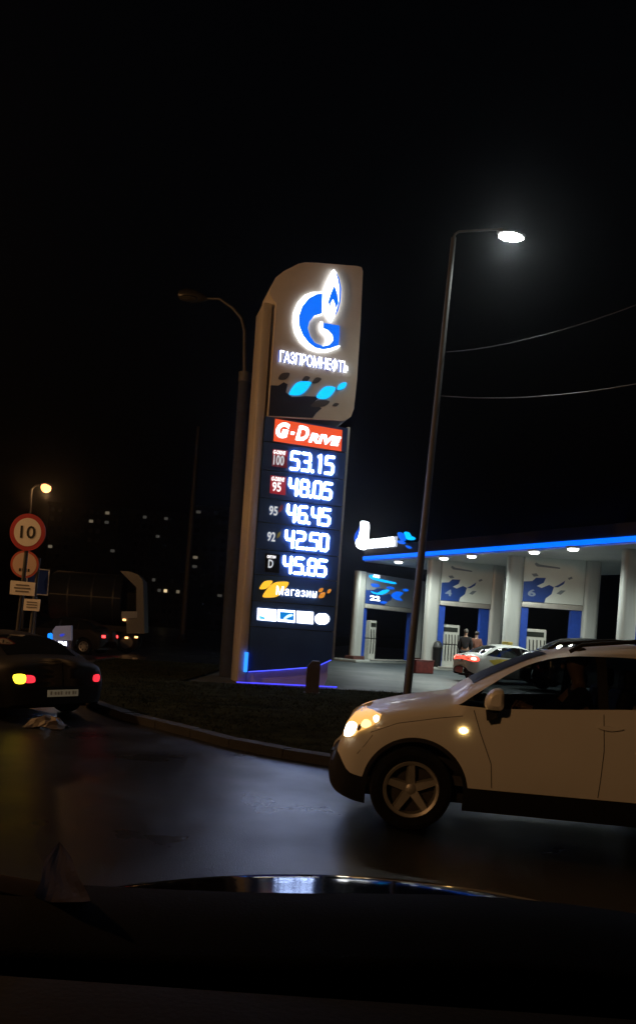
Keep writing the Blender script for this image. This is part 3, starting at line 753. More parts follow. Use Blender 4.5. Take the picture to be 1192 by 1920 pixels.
    def wheels(s, rim_m, steer=0, spokes=5, tr=.34, rr_=.22):
        P = s.P
        for i, hx in enumerate(P['hub']):
            for sg in (-1, 1):
                c = Matrix.Translation((hx, sg*(s.Wm-.12+P.get('wo', 0)), P['hz'])) @ Matrix.Rotation(steer if i == 0 else 0, 4, 'Z') @ Matrix.Rotation(R(90)*(1 if sg < 0 else -1), 4, 'X')
                mb = MB(); mb.lathe([(0, -.02), (rr_*.93, -.02), (rr_*.93, -.03), (0, -.03)], c, 28); w = mb.build('wheel', mat('brake_dark', (.02, .018, .017), .6), s.r)
                mb = MB(); mb.lathe([(rr_, -.1), (tr*.93, -.11), (tr, -.07), (tr, .05), (tr*.96, .09), (tr*.85, .105), (rr_+.02, .09), (rr_, .07)], c, 40); mb.build('tyre', RUBBER, w, True)
                mb = MB(); mb.lathe([(rr_+.002, .085), (rr_-.006, .095), (rr_-.03, .085), (rr_-.035, .02), (rr_-.03, -.02)], c, 40)
                mb.lathe([(0, .065), (.035, .065), (.055, .05), (.055, .0), (0, 0)], c, 20)
                for k in range(spokes):
                    a = 2*math.pi*k/spokes+.35
                    m_ = c @ Matrix.Rotation(a, 4, 'Z')
                    v = [mb.bm.verts.new(m_ @ Vector(p)) for p in ((.03, -.035, .055), (rr_-.02, -.024, .075), (rr_-.02, .024, .075), (.03, .035, .055), (.03, -.045, .02), (rr_-.02, -.036, .03), (rr_-.02, .036, .03), (.03, .045, .02))]
                    for f in ((0, 1, 2, 3), (4, 7, 6, 5), (0, 4, 5, 1), (3, 2, 6, 7), (1, 5, 6, 2), (0, 3, 7, 4)): mb.bm.faces.new([v[q] for q in f])
                mb.build('rim', rim_m, w, True)
    def patch(s, name, out, m, off=.006, sides=(-1,), parent=None, step=.04, depth=.03):
        res = None
        for sg in sides:
            bm = bmesh.new()
            f = bm.faces.new([bm.verts.new((x, 0, z)) for x, z in out])
            bmesh.ops.triangulate(bm, faces=[f])
            X = [p[0] for p in out]; Z = [p[1] for p in out]
            for a, lo, hi in ((0, min(X), max(X)), (2, min(Z), max(Z))):
                t = lo+step
                while t < hi:
                    co = Vector((0, 0, 0)); co[a] = t; no = Vector((0, 0, 0)); no[a] = 1
                    bmesh.ops.bisect_plane(bm, geom=bm.verts[:]+bm.edges[:]+bm.faces[:], plane_co=co, plane_no=no, dist=1e-5)
                    t += step
            for v in bm.verts: v.co.y = sg*(s.half(v.co.x, v.co.z)+off)
            be = [e for e in bm.edges if e.is_boundary]
            r = bmesh.ops.extrude_edge_only(bm, edges=be)
            for v in r['geom']:
                if isinstance(v, bmesh.types.BMVert): v.co.y -= sg*depth
            mb = MB(); mb.bm.free(); mb.bm = bm
            res = mb.build(name, m, parent or s.r, True)
        return res
    def xtail(s, y, z):
        lo, hi = s.L-s.P['tt'], s.L
        for _ in range(40):
            mid_ = (lo+hi)/2
            if s.top(mid_) > z and s.half(mid_, z) > abs(y): lo = mid_
            else: hi = mid_
        return lo
    def tail(s, name, out, m, off=.008, step=.05, parent=None, depth=.03):
        bm = bmesh.new()
        f = bm.faces.new([bm.verts.new((0, y, z)) for y, z in out]); bmesh.ops.triangulate(bm, faces=[f])
        Y_ = [p[0] for p in out]; Z = [p[1] for p in out]
        for a, lo, hi in ((1, min(Y_), max(Y_)), (2, min(Z), max(Z))):
            t = lo+step
            while t < hi:
                co = Vector((0, 0, 0)); co[a] = t; no = Vector((0, 0, 0)); no[a] = 1
                bmesh.ops.bisect_plane(bm, geom=bm.verts[:]+bm.edges[:]+bm.faces[:], plane_co=co, plane_no=no, dist=1e-5)
                t += step
        for v in bm.verts: v.co.x = s.xtail(v.co.y, v.co.z)+off
        r = bmesh.ops.extrude_edge_only(bm, edges=[e for e in bm.edges if e.is_boundary])
        for v in r['geom']:
            if isinstance(v, bmesh.types.BMVert): v.co.x -= depth
        mb = MB(); mb.bm.free(); mb.bm = bm
        return mb.build(name, m, parent or s.r, True)
    def screen(s, name, x0, x1, w0, w1, m, off=.006, up=True):
        # a glass laid on the sloping top surface between two stations
        mb = MB(); n, k = 14, 10; g = []
        for i in range(n+1):
            x = x0+(x1-x0)*i/n; w = w0+(w1-w0)*i/n; row = []
            for j in range(k+1):
                y = w*(2*j/k-1); lo, hi = s.top(x)-s.P['hc'], s.top(x)
                for _ in range(30):
                    q = (lo+hi)/2
                    if s.half(x, q) > abs(y): lo = q
                    else: hi = q
                row.append(mb.bm.verts.new((x, y, lo+off)))
            g.append(row)
        for i in range(n):
            for j in range(k): mb.bm.faces.new((g[i][j], g[i+1][j], g[i+1][j+1], g[i][j+1]))
        return mb.build(name, m, s.r, True)
    def seam(s, pts, sides=(-1, 1), w=.0035):
        for sg in sides:
            mb = MB(); P_ = []
            for (xa, za), (xb, zb_) in zip(pts, pts[1:]):
                n = max(1, int(math.hypot(xb-xa, zb_-za)/.06))
                for j in range(n+1):
                    x, z = xa+(xb-xa)*j/n, za+(zb_-za)*j/n
                    P_.append((x, sg*(s.half(x, z)+.0005), z))
            mb.tube(P_, w, 5, True, .4); mb.build('panel_gap', BLACK, s.r)

# ---- the pale crossover in the foreground
SY = R(-7.5)
hubw = on_ground(763, 1556)
SX, SYY = Vector((math.cos(SY), math.sin(SY), 0)), Vector((-math.sin(SY), math.cos(SY), 0))
HUBX = .76
# root: under the nose on the centre line; near wheel face lies .86 to the camera's side
root_p = hubw - SX*HUBX + SYY*.84
suv = empty('crossover_car', 'pale crossover car in profile with its headlight on, cut by the right edge', 'car', (root_p.x, root_p.y, 0), SY)
def sp(u, v, off=.86):                                    # photo reading to (x, z) in the car's side plane
    o0 = root_p-SYY*off; d = ray(u, v); t = (o0-E0).dot(SYY)/d.dot(SYY); h = E0+d*t-o0
    return (h.dot(SX), h.z)
PAINT = mat('pale_car_paint', (.60, .60, .58), .42, 0, coat=.18, var=.03, vscale=2)
topu = [sp(u, v, 0) for u, v in ((710, 1315), (760, 1306), (800, 1301), (840, 1296))]
roofu = [sp(u, v, .3) for u, v in ((878, 1280), (937, 1253), (1005, 1228), (1061, 1217), (1110, 1213), (1192, 1210))]
nose0 = .0
tl = [(0, .49), (.02, .565), (.06, .61), (.09, .645), (.115, .70), (.14, .79), (.175, .875), (.24, .925)]
x_last = .24
for x, z in topu+roofu:
    if x > x_last+.03: tl.append((x, z)); x_last = x
tl += [(3.1, 1.66), (3.6, 1.60), (3.95, 1.48), (4.12, 1.2), (4.2, .95), (4.24, .7), (4.25, .6)]
wtip = sp(859, 1322, .84)
wtl = [sp(u, v, .66) for u, v in ((884, 1303), (917, 1284), (958, 1262), (1002, 1244), (1047, 1234), (1091, 1231), (1191, 1235))]
wll = [sp(u, v, .84) for u, v in ((911, 1327), (1017, 1330), (1191, 1331))]
P_SUV = dict(L=4.25, W=.89, tn=.56, tt=.5, hc=.17, n=2.9, tumble=.24, zr=1.55, hz=.34, arch=(HUBX+.03, HUBX+.03+2.45), hub=(HUBX, HUBX+2.48), ar=.405, lip=.035, under=.27,
    top=tl, bot=[(0, .42), (.02, .34), (.06, .27), (.15, .22), (.38, .18), (1.3, .20), (3.4, .2), (3.9, .26), (4.2, .4), (4.25, .58)],
    clad=[(0, .48), (.03, .555), (.07, .585), (.12, .58), (.17, .51), (.24, .43), (.36, .41), (1.2, .40), (3.0, .41), (3.7, .44), (4.1, .55), (4.25, .59)],
    wl=[(0, .483), (.09, .62), (.3, .82), (wtip[0], wtip[1])]+wll+[(3.6, wll[-1][1]+.06), (4.25, .59)],
    wt=[(0, .484), (.09, .621), (.3, .821), (wtip[0], wtip[1]+.001)]+wtl+[(3.2, 1.48), (3.7, 1.28), (3.8, wll[-1][1]+.07), (4.25, .595)],
    win=[(wtip[0], 2.22), (2.30, 3.05), (3.12, 3.72)])
suvc = Car(suv, P_SUV, PAINT)
suvc.body()
suvc.wheels(mat('alloy_rim', (.34, .33, .31), .42, .5, var=.15, vscale=8), R(6), 5, .345, .235)
def h5(x, y): return sp(620+x/4.257, 1280+y/4.257, .66)
hl_out = [h5(*p) for p in ((104, 400), (122, 322), (170, 262), (240, 226), (330, 224), (408, 242), (395, 282), (340, 322), (275, 352), (232, 368), (205, 400), (150, 416), (112, 414))]
hl_out = [(max(x, .075), z) for x, z in hl_out]
HL = suvc.patch('headlight', hl_out, glow('headlight_amber', (1.0, .50, .12), 1.1), .016, (-1, 1), None, .016)
def hp(name, pts, m, off): return suvc.patch(name, smooth_poly([(max(h5(*p)[0], .08), h5(*p)[1]) for p in pts], 2), m, off+.012, (-1,), HL, .016)
HB = glow('headlight_bulb', (1.0, .86, .62), 14)
hp('headlight_bulb', [(112, 395), (130, 330), (170, 305), (215, 315), (210, 360), (180, 400), (135, 412)], HB, .014)
hp('headlight_bulb', [(345, 262), (370, 248), (392, 258), (388, 285), (362, 295)], glow('headlight_bulb_small', (1.0, .8, .5), 6), .014)
hp('headlight_reflector', [(250, 320), (275, 280), (320, 285), (335, 315), (290, 338)], glow('headlight_warm', (1.0, .68, .28), 2.0), .014)
hp('headlight_bezel', [(222, 345), (240, 312), (256, 330), (250, 350), (232, 362)], mat('bezel_dark', (.12, .09, .06), .3), .018)
rp = sp(868, 1369, .86)
suvc.patch('side_indicator', smooth_poly([(rp[0]-.036, rp[1]), (rp[0], rp[1]-.024), (rp[0]+.036, rp[1]), (rp[0], rp[1]+.024)], 3), glow('indicator_amber', (1.0, .62, .2), 16), .012, (-1, 1))
# fog lamp recess, grille bar, door seams, handles
suvc.seam([(1.42, .42), (1.40, .62), (1.30, .86), (1.235, wtip[1]-.03)])
suvc.seam([(.40, .79), (.62, .885), (.95, .955), (1.15, .99)], (-1, 1), .003)
suvc.seam([(.30, .60), (.36, .68), (.42, .77)], (-1, 1), .003)
suvc.seam([(2.26, .42), (2.28, .8), (2.26, wll[-1][1])])
hx_ = sp(1143, 1366, .88)
for hx2 in (hx_[0], hx_[0]+1.0):
    suvc.patch('door_handle', smooth_poly([(hx2-.10, hx_[1]), (hx2, hx_[1]+.022), (hx2+.10, hx_[1]+.006), (hx2, hx_[1]-.020)], 3), PAINT, .03, (-1, 1), None, .03, .035)
def mz(x, y): return sp(840+x/3.386, 1160+y/3.386, 1.02)
for sg in (-1, 1):
    mir = [mz(*p) for p in ((240, 572), (236, 520), (262, 470), (302, 446), (348, 452), (354, 505), (345, 578), (290, 582))]
    mc = np.mean(mir, 0)
    mb = MB()
    prev = None
    for yy, sc_ in ((.90, .55), (.915, .85), (.95, 1.0), (1.02, 1.0), (1.08, .9), (1.105, .55)):
        ring = [mb.bm.verts.new((mc[0]+(x-mc[0])*sc_, sg*yy, mc[1]+(z-mc[1])*sc_)) for x, z in smooth_poly(mir, 3)]
        if prev:
            for k in range(len(ring)): mb.bm.faces.new((prev[k], prev[(k+1) % len(ring)], ring[(k+1) % len(ring)], ring[k]))
        else: mb.bm.faces.new(ring)
        prev = ring
    mb.bm.faces.new(prev)
    mm = mb.build('wing_mirror', PAINT, suv, True)
    st = [mz(*p) for p in ((238, 582), (318, 582), (306, 640), (245, 650))]
    q = MB(); fr_ = [q.bm.verts.new((x, sg*1.0, z)) for x, z in st]; bk = [q.bm.verts.new((x+.03, sg*.82, z-.01)) for x, z in st]
    q.bm.faces.new(fr_); q.bm.faces.new(bk)
    for k in range(4): q.bm.faces.new((fr_[k], fr_[(k+1) % 4], bk[(k+1) % 4], bk[k]))
    q.build('mirror_stalk', BLACK, mm)
for sg in (-1, 1):
    mb = MB(); mb.tube([(x, sg*.56, suvc.top(x)-.005+dz) for x, dz in ((2.02, -.01), (2.12, .035), (2.6, .04), (3.2, .04), (3.4, -.02))], .018, 8); mb.build('roof_rail', BLACK, suv, True)
suvc.screen('windscreen', 1.24, 1.86, .48, .38, mat('tinted_screen', (.012, .012, .013), .4, spec=.03))
suvc.screen('rear_window', 3.72, 4.05, .48, .5, DARKGLASS)
for yy in (-1, 1): suvc.tail('tail_light', [(yy*.46, .78), (yy*.76, .78), (yy*.74, .98), (yy*.5, 1.0)], mat('tail_red', (.25, .01, .01), .2))
MB().box((.06, 0, .47), (.10, .5, .1), bev=.01).build('front_grille', BLACK, suv)
# interior
INT = mat('cabin_dark', (.02, .02, .02), .7)
MB().box((2.3, 0, .42), (2.6, 1.4, .08)).build('cabin_floor', INT, suv)
MB().box((1.38, 0, .86), (.42, 1.42, .3), bev=.08).build('dashboard', INT, suv)
for sx_, sy_ in ((2.18, -.37), (2.18, .37), (3.0, -.37), (3.0, .37)):
    se = MB().box((sx_, sy_, .60), (.5, .5, .2), bev=.06).build('seat', INT, suv)
    MB().box((0, 0, 0), (.14, .46, .62), bev=.05, M=Matrix.Translation((sx_+.28, sy_, .98)) @ Matrix.Rotation(R(12), 4, 'Y')).build('backrest', INT, se)
    MB().box((sx_+.37, sy_, 1.36), (.1, .26, .18), bev=.04).build('headrest', INT, se)
mb = MB(); mb.lathe([(.17, -.015), (.185, 0), (.17, .015), (.155, 0), (.17, -.015)], Matrix.Translation((1.68, -.37, .98)) @ Matrix.Rotation(R(-62), 4, 'Y'), 24); mb.build('steering_wheel', INT, suv, True)

# ---- people
def skinned(name, verts, edges, m, parent=None, sub=1, loc=None):
    me = bpy.data.meshes.new(name); me.from_pydata([v[0] for v in verts], edges, [])
    o = bpy.data.objects.new(name, me); COL.objects.link(o)
    md = o.modifiers.new('skin', 'SKIN'); md.use_smooth_shade = True
    for i, v in enumerate(verts):
        me.skin_vertices[0].data[i].radius = v[1] if isinstance(v[1], tuple) else (v[1], v[1])
    me.skin_vertices[0].data[0].use_root = True
    sb = o.modifiers.new('sub', 'SUBSURF'); sb.levels = sub; sb.render_levels = sub
    bpy.context.view_layer.update()
    nm = bpy.data.meshes.new_from_object(o.evaluated_get(bpy.context.evaluated_depsgraph_get()))
    bpy.data.objects.remove(o)
    nm.name = name; nm.materials.clear(); nm.materials.append(m)
    o = bpy.data.objects.new(name, nm); COL.objects.link(o); o.parent = parent
    if loc is not None: o.location = loc
    return o
SKIN = mat('skin', (.42, .26, .19), .55)
def person(label, loc, rz, jacket, trousers, hair, h=1.78, sit=False, group=None):
    k = h/1.78
    if not sit:
        V = [((0, 0, .95), .13), ((0, 0, 1.15), (.14, .11)), ((0, 0, 1.36), (.17, .11)), ((0, .01, 1.49), (.07, .06)), ((0, -.01, 1.56), .058), ((0, -.02, 1.64), (.078, .09)), ((0, -.01, 1.73), (.07, .085)),
             ((.19, 0, 1.43), .062), ((.25, .02, 1.16), .048), ((.22, -.08, .93), .038), ((.22, -.10, .83), (.042, .025)),
             ((-.19, 0, 1.43), .062), ((-.25, .02, 1.16), .048), ((-.20, -.10, .95), .038), ((-.19, -.13, .86), (.042, .025)),
             ((.10, 0, .86), .095), ((.11, -.01, .48), .065), ((.12, .02, .09), .045), ((.13, -.14, .04), (.045, .03)),
             ((-.10, 0, .86), .095), ((-.12, -.02, .48), .065), ((-.12, .03, .09), .045), ((-.14, -.13, .04), (.045, .03))]
        E_ = [(0, 1), (1, 2), (2, 3), (3, 4), (4, 5), (5, 6), (2, 7), (7, 8), (8, 9), (9, 10), (2, 11), (11, 12), (12, 13), (13, 14), (0, 15), (15, 16), (16, 17), (17, 18), (0, 19), (19, 20), (20, 21), (21, 22)]
    else:
        V = [((0, 0, .16), .14), ((0, .03, .38), (.14, .11)), ((0, .02, .58), (.17, .11)), ((0, .0, .70), (.07, .06)), ((0, -.02, .77), .058), ((0, -.04, .85), (.078, .09)), ((0, -.03, .94), (.07, .085)),
             ((.19, 0, .63), .062), ((.22, -.18, .42), .048), ((.15, -.42, .46), .038), ((.12, -.50, .49), (.042, .03)),
             ((-.19, 0, .63), .062), ((-.22, -.18, .42), .048), ((-.15, -.42, .46), .038), ((-.12, -.50, .49), (.042, .03)),
             ((.10, -.1, .14), .095), ((.13, -.46, .16), .068), ((.13, -.68, -.18), .045), ((.13, -.80, -.22), (.045, .03)),
             ((-.10, -.1, .14), .095), ((-.13, -.46, .16), .068), ((-.13, -.68, -.18), .045), ((-.13, -.80, -.22), (.045, .03))]
        E_ = [(0, 1), (1, 2), (2, 3), (3, 4), (4, 5), (5, 6), (2, 7), (7, 8), (8, 9), (9, 10), (2, 11), (11, 12), (12, 13), (13, 14), (0, 15), (15, 16), (16, 17), (17, 18), (0, 19), (19, 20), (20, 21), (21, 22)]
    V = [((a[0]*k, a[1]*k, a[2]*k), tuple(q*k for q in r) if isinstance(r, tuple) else r*k) for a, r in V]
    body = skinned('person', V, E_, SKIN, None, 2)
    body.location = loc; body.rotation_euler = (0, 0, rz); tag(body, label, 'person', group)
    up = lambda idx, g: [(V[i][0], tuple(q+g for q in V[i][1]) if isinstance(V[i][1], tuple) else V[i][1]+g) for i in idx]
    skinned('jacket', up([0, 1, 2, 3, 7, 8, 9, 11, 12, 13], .022), [(0, 1), (1, 2), (2, 3), (2, 4), (4, 5), (5, 6), (2, 7), (7, 8), (8, 9)], jacket, body, 2)
    skinned('trousers', up([0, 15, 16, 17, 19, 20, 21], .016), [(0, 1), (1, 2), (2, 3), (0, 4), (4, 5), (5, 6)], trousers, body, 2)
    hz, hy = V[6][0][2], V[6][0][1]
    mb = MB(); mb.ball((0, hy+.012, hz-.005), .098*k, .92, 1.08, .95, 16); mb.build('hair', hair, body, True)
    mb = MB(); mb.ball((0, hy-.115*k, hz-.09*k), .018*k, .8, 1, 1.5, 8); mb.build('nose', SKIN, body, True)
    mb = MB()
    for sx_ in (-1, 1): mb.ball((sx_*.034*k, hy-.098*k, hz-.06*k), .012*k, 1.2, .6, .8, 8)
    mb.build('eyes', mat('eye_dark', (.03, .02, .02), .2), body, True)
    mb = MB(); 
    for sx_ in (-1, 1):
        hp_ = V[10 if sx_ > 0 else 14][0]
        for q in range(4):
            mb.tube([(hp_[0]+sx_*.0+(q-1.5)*.019*k, hp_[1]-.01, hp_[2]-.01), (hp_[0]+(q-1.5)*.02*k, hp_[1]-.035*k, hp_[2]-.05*k), (hp_[0]+(q-1.5)*.018*k, hp_[1]-.03*k, hp_[2]-(.085+.01*(q in (1, 2)))*k)], [.009*k, .0085*k, .007*k], 6)
        mb.tube([(hp_[0]-sx_*.03*k, hp_[1], hp_[2]+.02), (hp_[0]-sx_*.055*k, hp_[1]-.03*k, hp_[2]-.02*k), (hp_[0]-sx_*.05*k, hp_[1]-.045*k, hp_[2]-.045*k)], [.011*k, .01*k, .008*k], 6)
    mb.build('fingers', SKIN, body, True)
    return body
DK = mat('dark_jacket', (.02, .02, .024), .8, var=.3); BR = mat('brown_jacket', (.22, .09, .06), .8, var=.2); JE = mat('dark_trousers', (.025, .028, .04), .85)
HR = mat('dark_hair', (.03, .022, .016), .5); HR2 = mat('grey_hair', (.16, .14, .12), .6)
d1 = suv.matrix_world
drv = person('dark driver sitting at the wheel of the pale crossover', (0, 0, 0), 0, DK, JE, HR, 1.78, True)
M_ = Matrix.Translation(suv.location) @ Matrix.Rotation(SY, 4, 'Z')
drv.location = M_ @ Vector((2.15, -.37, .60)); drv.rotation_euler = (0, 0, SY+R(-90))
p1 = at(874, 1178, 32.5); p2 = at(894, 1182, 33.2)
person('person in a dark coat standing behind the white taxi', (p1.x, 32.5, .2), R(160), DK, JE, HR2, 1.83)
person('person in a reddish brown jacket standing behind the taxi', (p2.x, 33.2, .2), R(200), BR, JE, HR, 1.78)

# ---- saloon shape shared by the taxi and the dark car
def saloon(root, paint, L=4.45, hatch=False, glassm=None, zs=1.0):
    if not hatch:
        top = [(0, .5), (.03, .66), (.15, .74), (.6, .86), (1.15, .95), (1.5, 1.15), (1.95, 1.38), (2.3, 1.455), (2.7, 1.47), (3.2, 1.42), (3.6, 1.28), (3.95, 1.09), (4.1, 1.06), (4.36, 1.03), (4.42, .85), (4.45, .62)]
        wl = [(0, .51), (.5, .76), (1.28, .93), (2.4, .96), (3.5, 1.0), (3.85, 1.03), (4.45, .605)]
        wt = [(0, .511), (.5, .762), (1.28, .932), (1.6, 1.11), (2.0, 1.31), (2.4, 1.375), (2.9, 1.37), (3.3, 1.30), (3.6, 1.16), (3.85, 1.032), (4.45, .606)]
        win = [(1.28, 2.28), (2.36, 3.2), (3.24, 3.84)]
    else:
        top = [(0, .5), (.03, .66), (.15, .74), (.6, .84), (1.1, .92), (1.5, 1.16), (1.85, 1.34), (2.2, 1.40), (2.8, 1.39), (3.15, 1.33), (3.55, 1.13), (3.72, 1.02), (3.98, .99), (4.06, .85), (4.10, .62)]
        wl = [(0, .51), (.5, .76), (1.25, .91), (2.4, .94), (3.3, .97), (3.55, .99), (4.1, .605)]
        wt = [(0, .511), (.5, .762), (1.25, .912), (1.6, 1.11), (1.95, 1.26), (2.3, 1.31), (2.8, 1.29), (3.1, 1.22), (3.4, 1.08), (3.55, .992), (4.1, .606)]
        win = [(1.25, 2.2), (2.28, 3.0), (3.04, 3.5)]
        L = 4.10
    P = dict(L=L, W=.87 if not hatch else .825, tn=.55, tt=.34 if not hatch else .22, hc=.2, n=2.8 if not hatch else 3.4, tumble=.25, zr=1.45, hz=.31, arch=(.86, .86+(2.65 if not hatch else 2.46)), hub=(.86, .86+(2.65 if not hatch else 2.46)), ar=.365, lip=.004, under=.24,
             top=top, wl=wl, wt=wt, win=win, glass=glassm or DARKGLASS,
             bot=[(0, .48), (.04, .3), (.2, .2), (1, .18), (3.4, .18), (L-.2, .25), (L-.04, .36), (L, .58)], clad=[(0, .49), (.05, .36), (.3, .24), (1, .22), (3.4, .22), (L-.3, .30), (L-.05, .42), (L, .59)])
    c = Car(root, P, paint); c.body()
    c.wheels(mat('plain_rim', (.28, .28, .29), .4, .6), 0, 7, .31, .2)
    return c
# white and yellow taxi at the pumps
tpw = on_ground(866, 1279, .06)
TA = R(180+18)
taxi = empty('taxi', 'white taxi with yellow door band and lit red tail light behind the crossover', 'car', (0, 0, .06), TA)
TX = Vector((math.cos(TA), math.sin(TA), 0)); TYv = Vector((-math.sin(TA), math.cos(TA), 0))
taxi.location = Vector((tpw.x, tpw.y, .06)) - TX*4.36 + Vector((.1, .75, 0))
TPAINT = mat('taxi_white', (.70, .72, .70), .35, coat=.4)
tx = saloon(taxi, TPAINT, glassm=glass('taxi_glass', (.25, .27, .27)))
tx.patch('door_band', [(1.55, .62), (3.45, .62), (3.75, .86), (3.3, .93), (1.6, .90)], mat('taxi_yellow', (.55, .42, .06), .35, coat=.5), .004, (-1, 1), None, .06)
for sg in (-1, 1):
    tl_ = tx.patch('tail_light', smooth_poly([(4.16, .84), (4.24, .80), (4.40, .80), (4.40, .95), (4.26, .97), (4.18, .95)], 2), glow('tail_red_lit', (1.0, .05, .03), 4.0), .02, (sg,), None, .02)
    tx.patch('tail_light_core', smooth_poly([(4.25, .84), (4.36, .84), (4.36, .91), (4.26, .93)], 2), glow('tail_core', (1.0, .35, .25), 9.0), .03, (sg,), tl_, .02)
tx.screen('rear_window', 3.28, 3.9, .52, .56, DARKGLASS); tx.screen('windscreen', 1.3, 1.9, .6, .52, DARKGLASS)
tx.tail('number_plate', [(-.26, .62), (.26, .62), (.26, .73), (-.26, .73)], mat('plate_white', (.6, .6, .58), .5))
tx.seam([(2.32, .25), (2.32, .95)]); tx.seam([(1.35, .3), (1.3, .92)]); tx.seam([(3.32, .45), (3.5, .7), (3.42, .98)])
MB().box((3.55, -.862, .88), (.1, .02, .05)).build('fuel_flap', TPAINT, taxi)
ro = MB(); ro.box((2.5, 0, 1.53), (.2, .5, .13), bev=.04); ro.build('roof_light', mat('taxi_lamp', (.6, .45, .1), .4), taxi, True)
for x in (2.25, 3.1):
    for sg in (-1, 1): tx.patch('door_handle', [(x-.09, .82), (x+.09, .83), (x+.09, .855), (x-.09, .845)], TPAINT, .03, (sg,), None, .05, .035)
# dark car behind the taxi
dkp = on_ground(1100, 1283, .06)
dk = empty('dark_car', 'dark car whose glossy roof shows over the crossover roof', 'car', (0, 0, .06), R(200))
dkp = at(1112, 1199, 27.5); dk.location = (dkp.x+2.6, 27.5+.6, .06); dk.scale = (1.22, 1.15, 1.30)
dc = saloon(dk, mat('black_car_paint', (.012, .012, .014), .15, coat=1.0))
dc.screen('windscreen', 1.3, 1.9, .6, .52, DARKGLASS); dc.screen('rear_window', 3.28, 3.9, .52, .56, DARKGLASS)

# ---- black saloon ahead on the left, turning left
bk_ = on_ground(112, 1352)
HA = R(90+54)                                             # heading of its nose
bc = empty('black_saloon', 'black saloon with yellow left indicator flashing and red tail lights', 'car', (0, 0, 0), HA-math.pi)
bx = Vector((math.cos(HA-math.pi), math.sin(HA-math.pi), 0))
bc.location = Vector((bk_.x, bk_.y, 0))-bx*4.42
bp_ = mat('worn_black_paint', (.007, .007, .008), .6, spec=.2, var=.3, vscale=4)
bc.scale = (1, 1.02, .86)
hc_ = saloon(bc, bp_)
# from behind, the left lamp sits at -y of the car's local frame mirrored below
TR = glow('tail_red_soft', (1.0, .03, .05), 1.4)
LEFT = 1 if (Vector((-math.sin(HA-math.pi), math.cos(HA-math.pi), 0)).x < 0) else -1
tl1 = hc_.tail('tail_light', smooth_poly([(LEFT*.46, .68), (LEFT*.60, .675), (LEFT*.60, .785), (LEFT*.47, .78)], 3), TR, .012)
hc_.tail('turn_signal', smooth_poly([(LEFT*.60, .67), (LEFT*.71, .66), (LEFT*.73, .79), (LEFT*.60, .80)], 3), glow('turn_yellow', (1.0, .72, .03), 3.5), .018)
hc_.tail('tail_light', smooth_poly([(-LEFT*.56, .68), (-LEFT*.69, .675), (-LEFT*.71, .785), (-LEFT*.57, .785)], 3), TR, .012)
hc_.tail('number_plate', [(-.26-.0, .43), (.26, .43), (.26, .545), (-.26, .545)], mat('plate_pale', (.55, .52, .42), .5, emit=(.5, .45, .3), es=.08), .02)  # faint glow in the plate's material stands in for its plate lamp
for k, y_ in enumerate((-.20, -.13, -.08, -.03, .05, .10, .17, .21)):
    hc_.tail('plate_mark', [(y_-.013, .462), (y_+.013, .462), (y_+.013, .515 if k % 3 else .525), (y_-.013, .515 if k % 3 else .525)], mat('plate_ink_soft', (.36, .34, .28), .6), .022, .05, None, .002)
hc_.tail('rear_bumper', [(-.78, .30), (.78, .30), (.79, .58), (.60, .60), (-.60, .60), (-.79, .58)], BLACK, .012)
hc_.screen('rear_window', 3.28, 3.9, .52, .58, DARKGLASS); hc_.screen('windscreen', 1.3, 1.9, .6, .52, DARKGLASS)
rg = on_ground(88, 1364)  # pale lump on the road, added in place of a windscreen reflection
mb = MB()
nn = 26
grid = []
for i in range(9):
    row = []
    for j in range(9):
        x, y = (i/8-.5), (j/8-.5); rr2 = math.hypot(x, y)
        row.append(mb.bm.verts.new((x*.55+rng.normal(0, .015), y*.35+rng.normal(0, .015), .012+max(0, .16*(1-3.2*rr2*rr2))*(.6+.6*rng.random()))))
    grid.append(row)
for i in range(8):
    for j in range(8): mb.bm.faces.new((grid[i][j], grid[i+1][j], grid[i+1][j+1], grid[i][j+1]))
o = mb.build('reflection_crumple', mat('reflection_pale', (.085, .068, .066), .6), None, False, rg); tag(o, 'pale crumpled shape behind the black saloon standing in for a windscreen reflection', 'reflection_lump')

# ------------------------------------------------------------------ round road signs on the left
SIGNW = mat('sign_white', (.85, .82, .76), .5, var=.04); SIGNR = mat('sign_red', (.42, .02, .03), .5); SIGNK = mat('sign_black', (.01, .01, .01), .5)
PALE = mat('sign_pale', (.62, .45, .36), .5)
s1 = on_ground(34, 1345); Y1 = 13.6
c1 = at(53, 998, Y1); base1 = Vector((at(36, 1180, Y1).x-.1, Y1, 0))
sg1 = empty('speed_sign', 'round red ringed 10 speed limit sign with a white plate below', 'road sign', base1, R(-6))
def disc(r, y0, y1, c, n=40): return [(c[0]+r*math.cos(2*math.pi*k/n), c[1]+r*math.sin(2*math.pi*k/n)) for k in range(n)]
Ms = Matrix.Translation(-base1)
cc = c1-base1; cc = (cc.x, cc.z); rad = 35/FPX*Y1
mb = MB(); mb.tube([(0, .05, 0), (cc[0]*.55, .05, cc[1]*.55), (cc[0], .05, cc[1]+.2)], .035, 10); mb.build('post', STEEL, sg1, True)
dd = MB().plate(disc(rad, 0, 0, cc), 0, .012).build('disc', SIGNR, sg1)
MB().plate(disc(rad*.76, 0, 0, cc), -.004, 0).build('disc_face', SIGNW, dd)
text('numerals', '10', cc[0]-rad*.40, cc[1]-rad*.34, rad*.86, rad*.68, -.006, SIGNK, dd, .015, 0, .003)
p_ = at(44, 1103, Y1)-base1
pt = MB().plate([(p_.x-.235, p_.z-.12), (p_.x+.22, p_.z-.125), (p_.x+.22, p_.z+.11), (p_.x-.235, p_.z+.125)], 0, .01).build('plate', SIGNW, sg1)
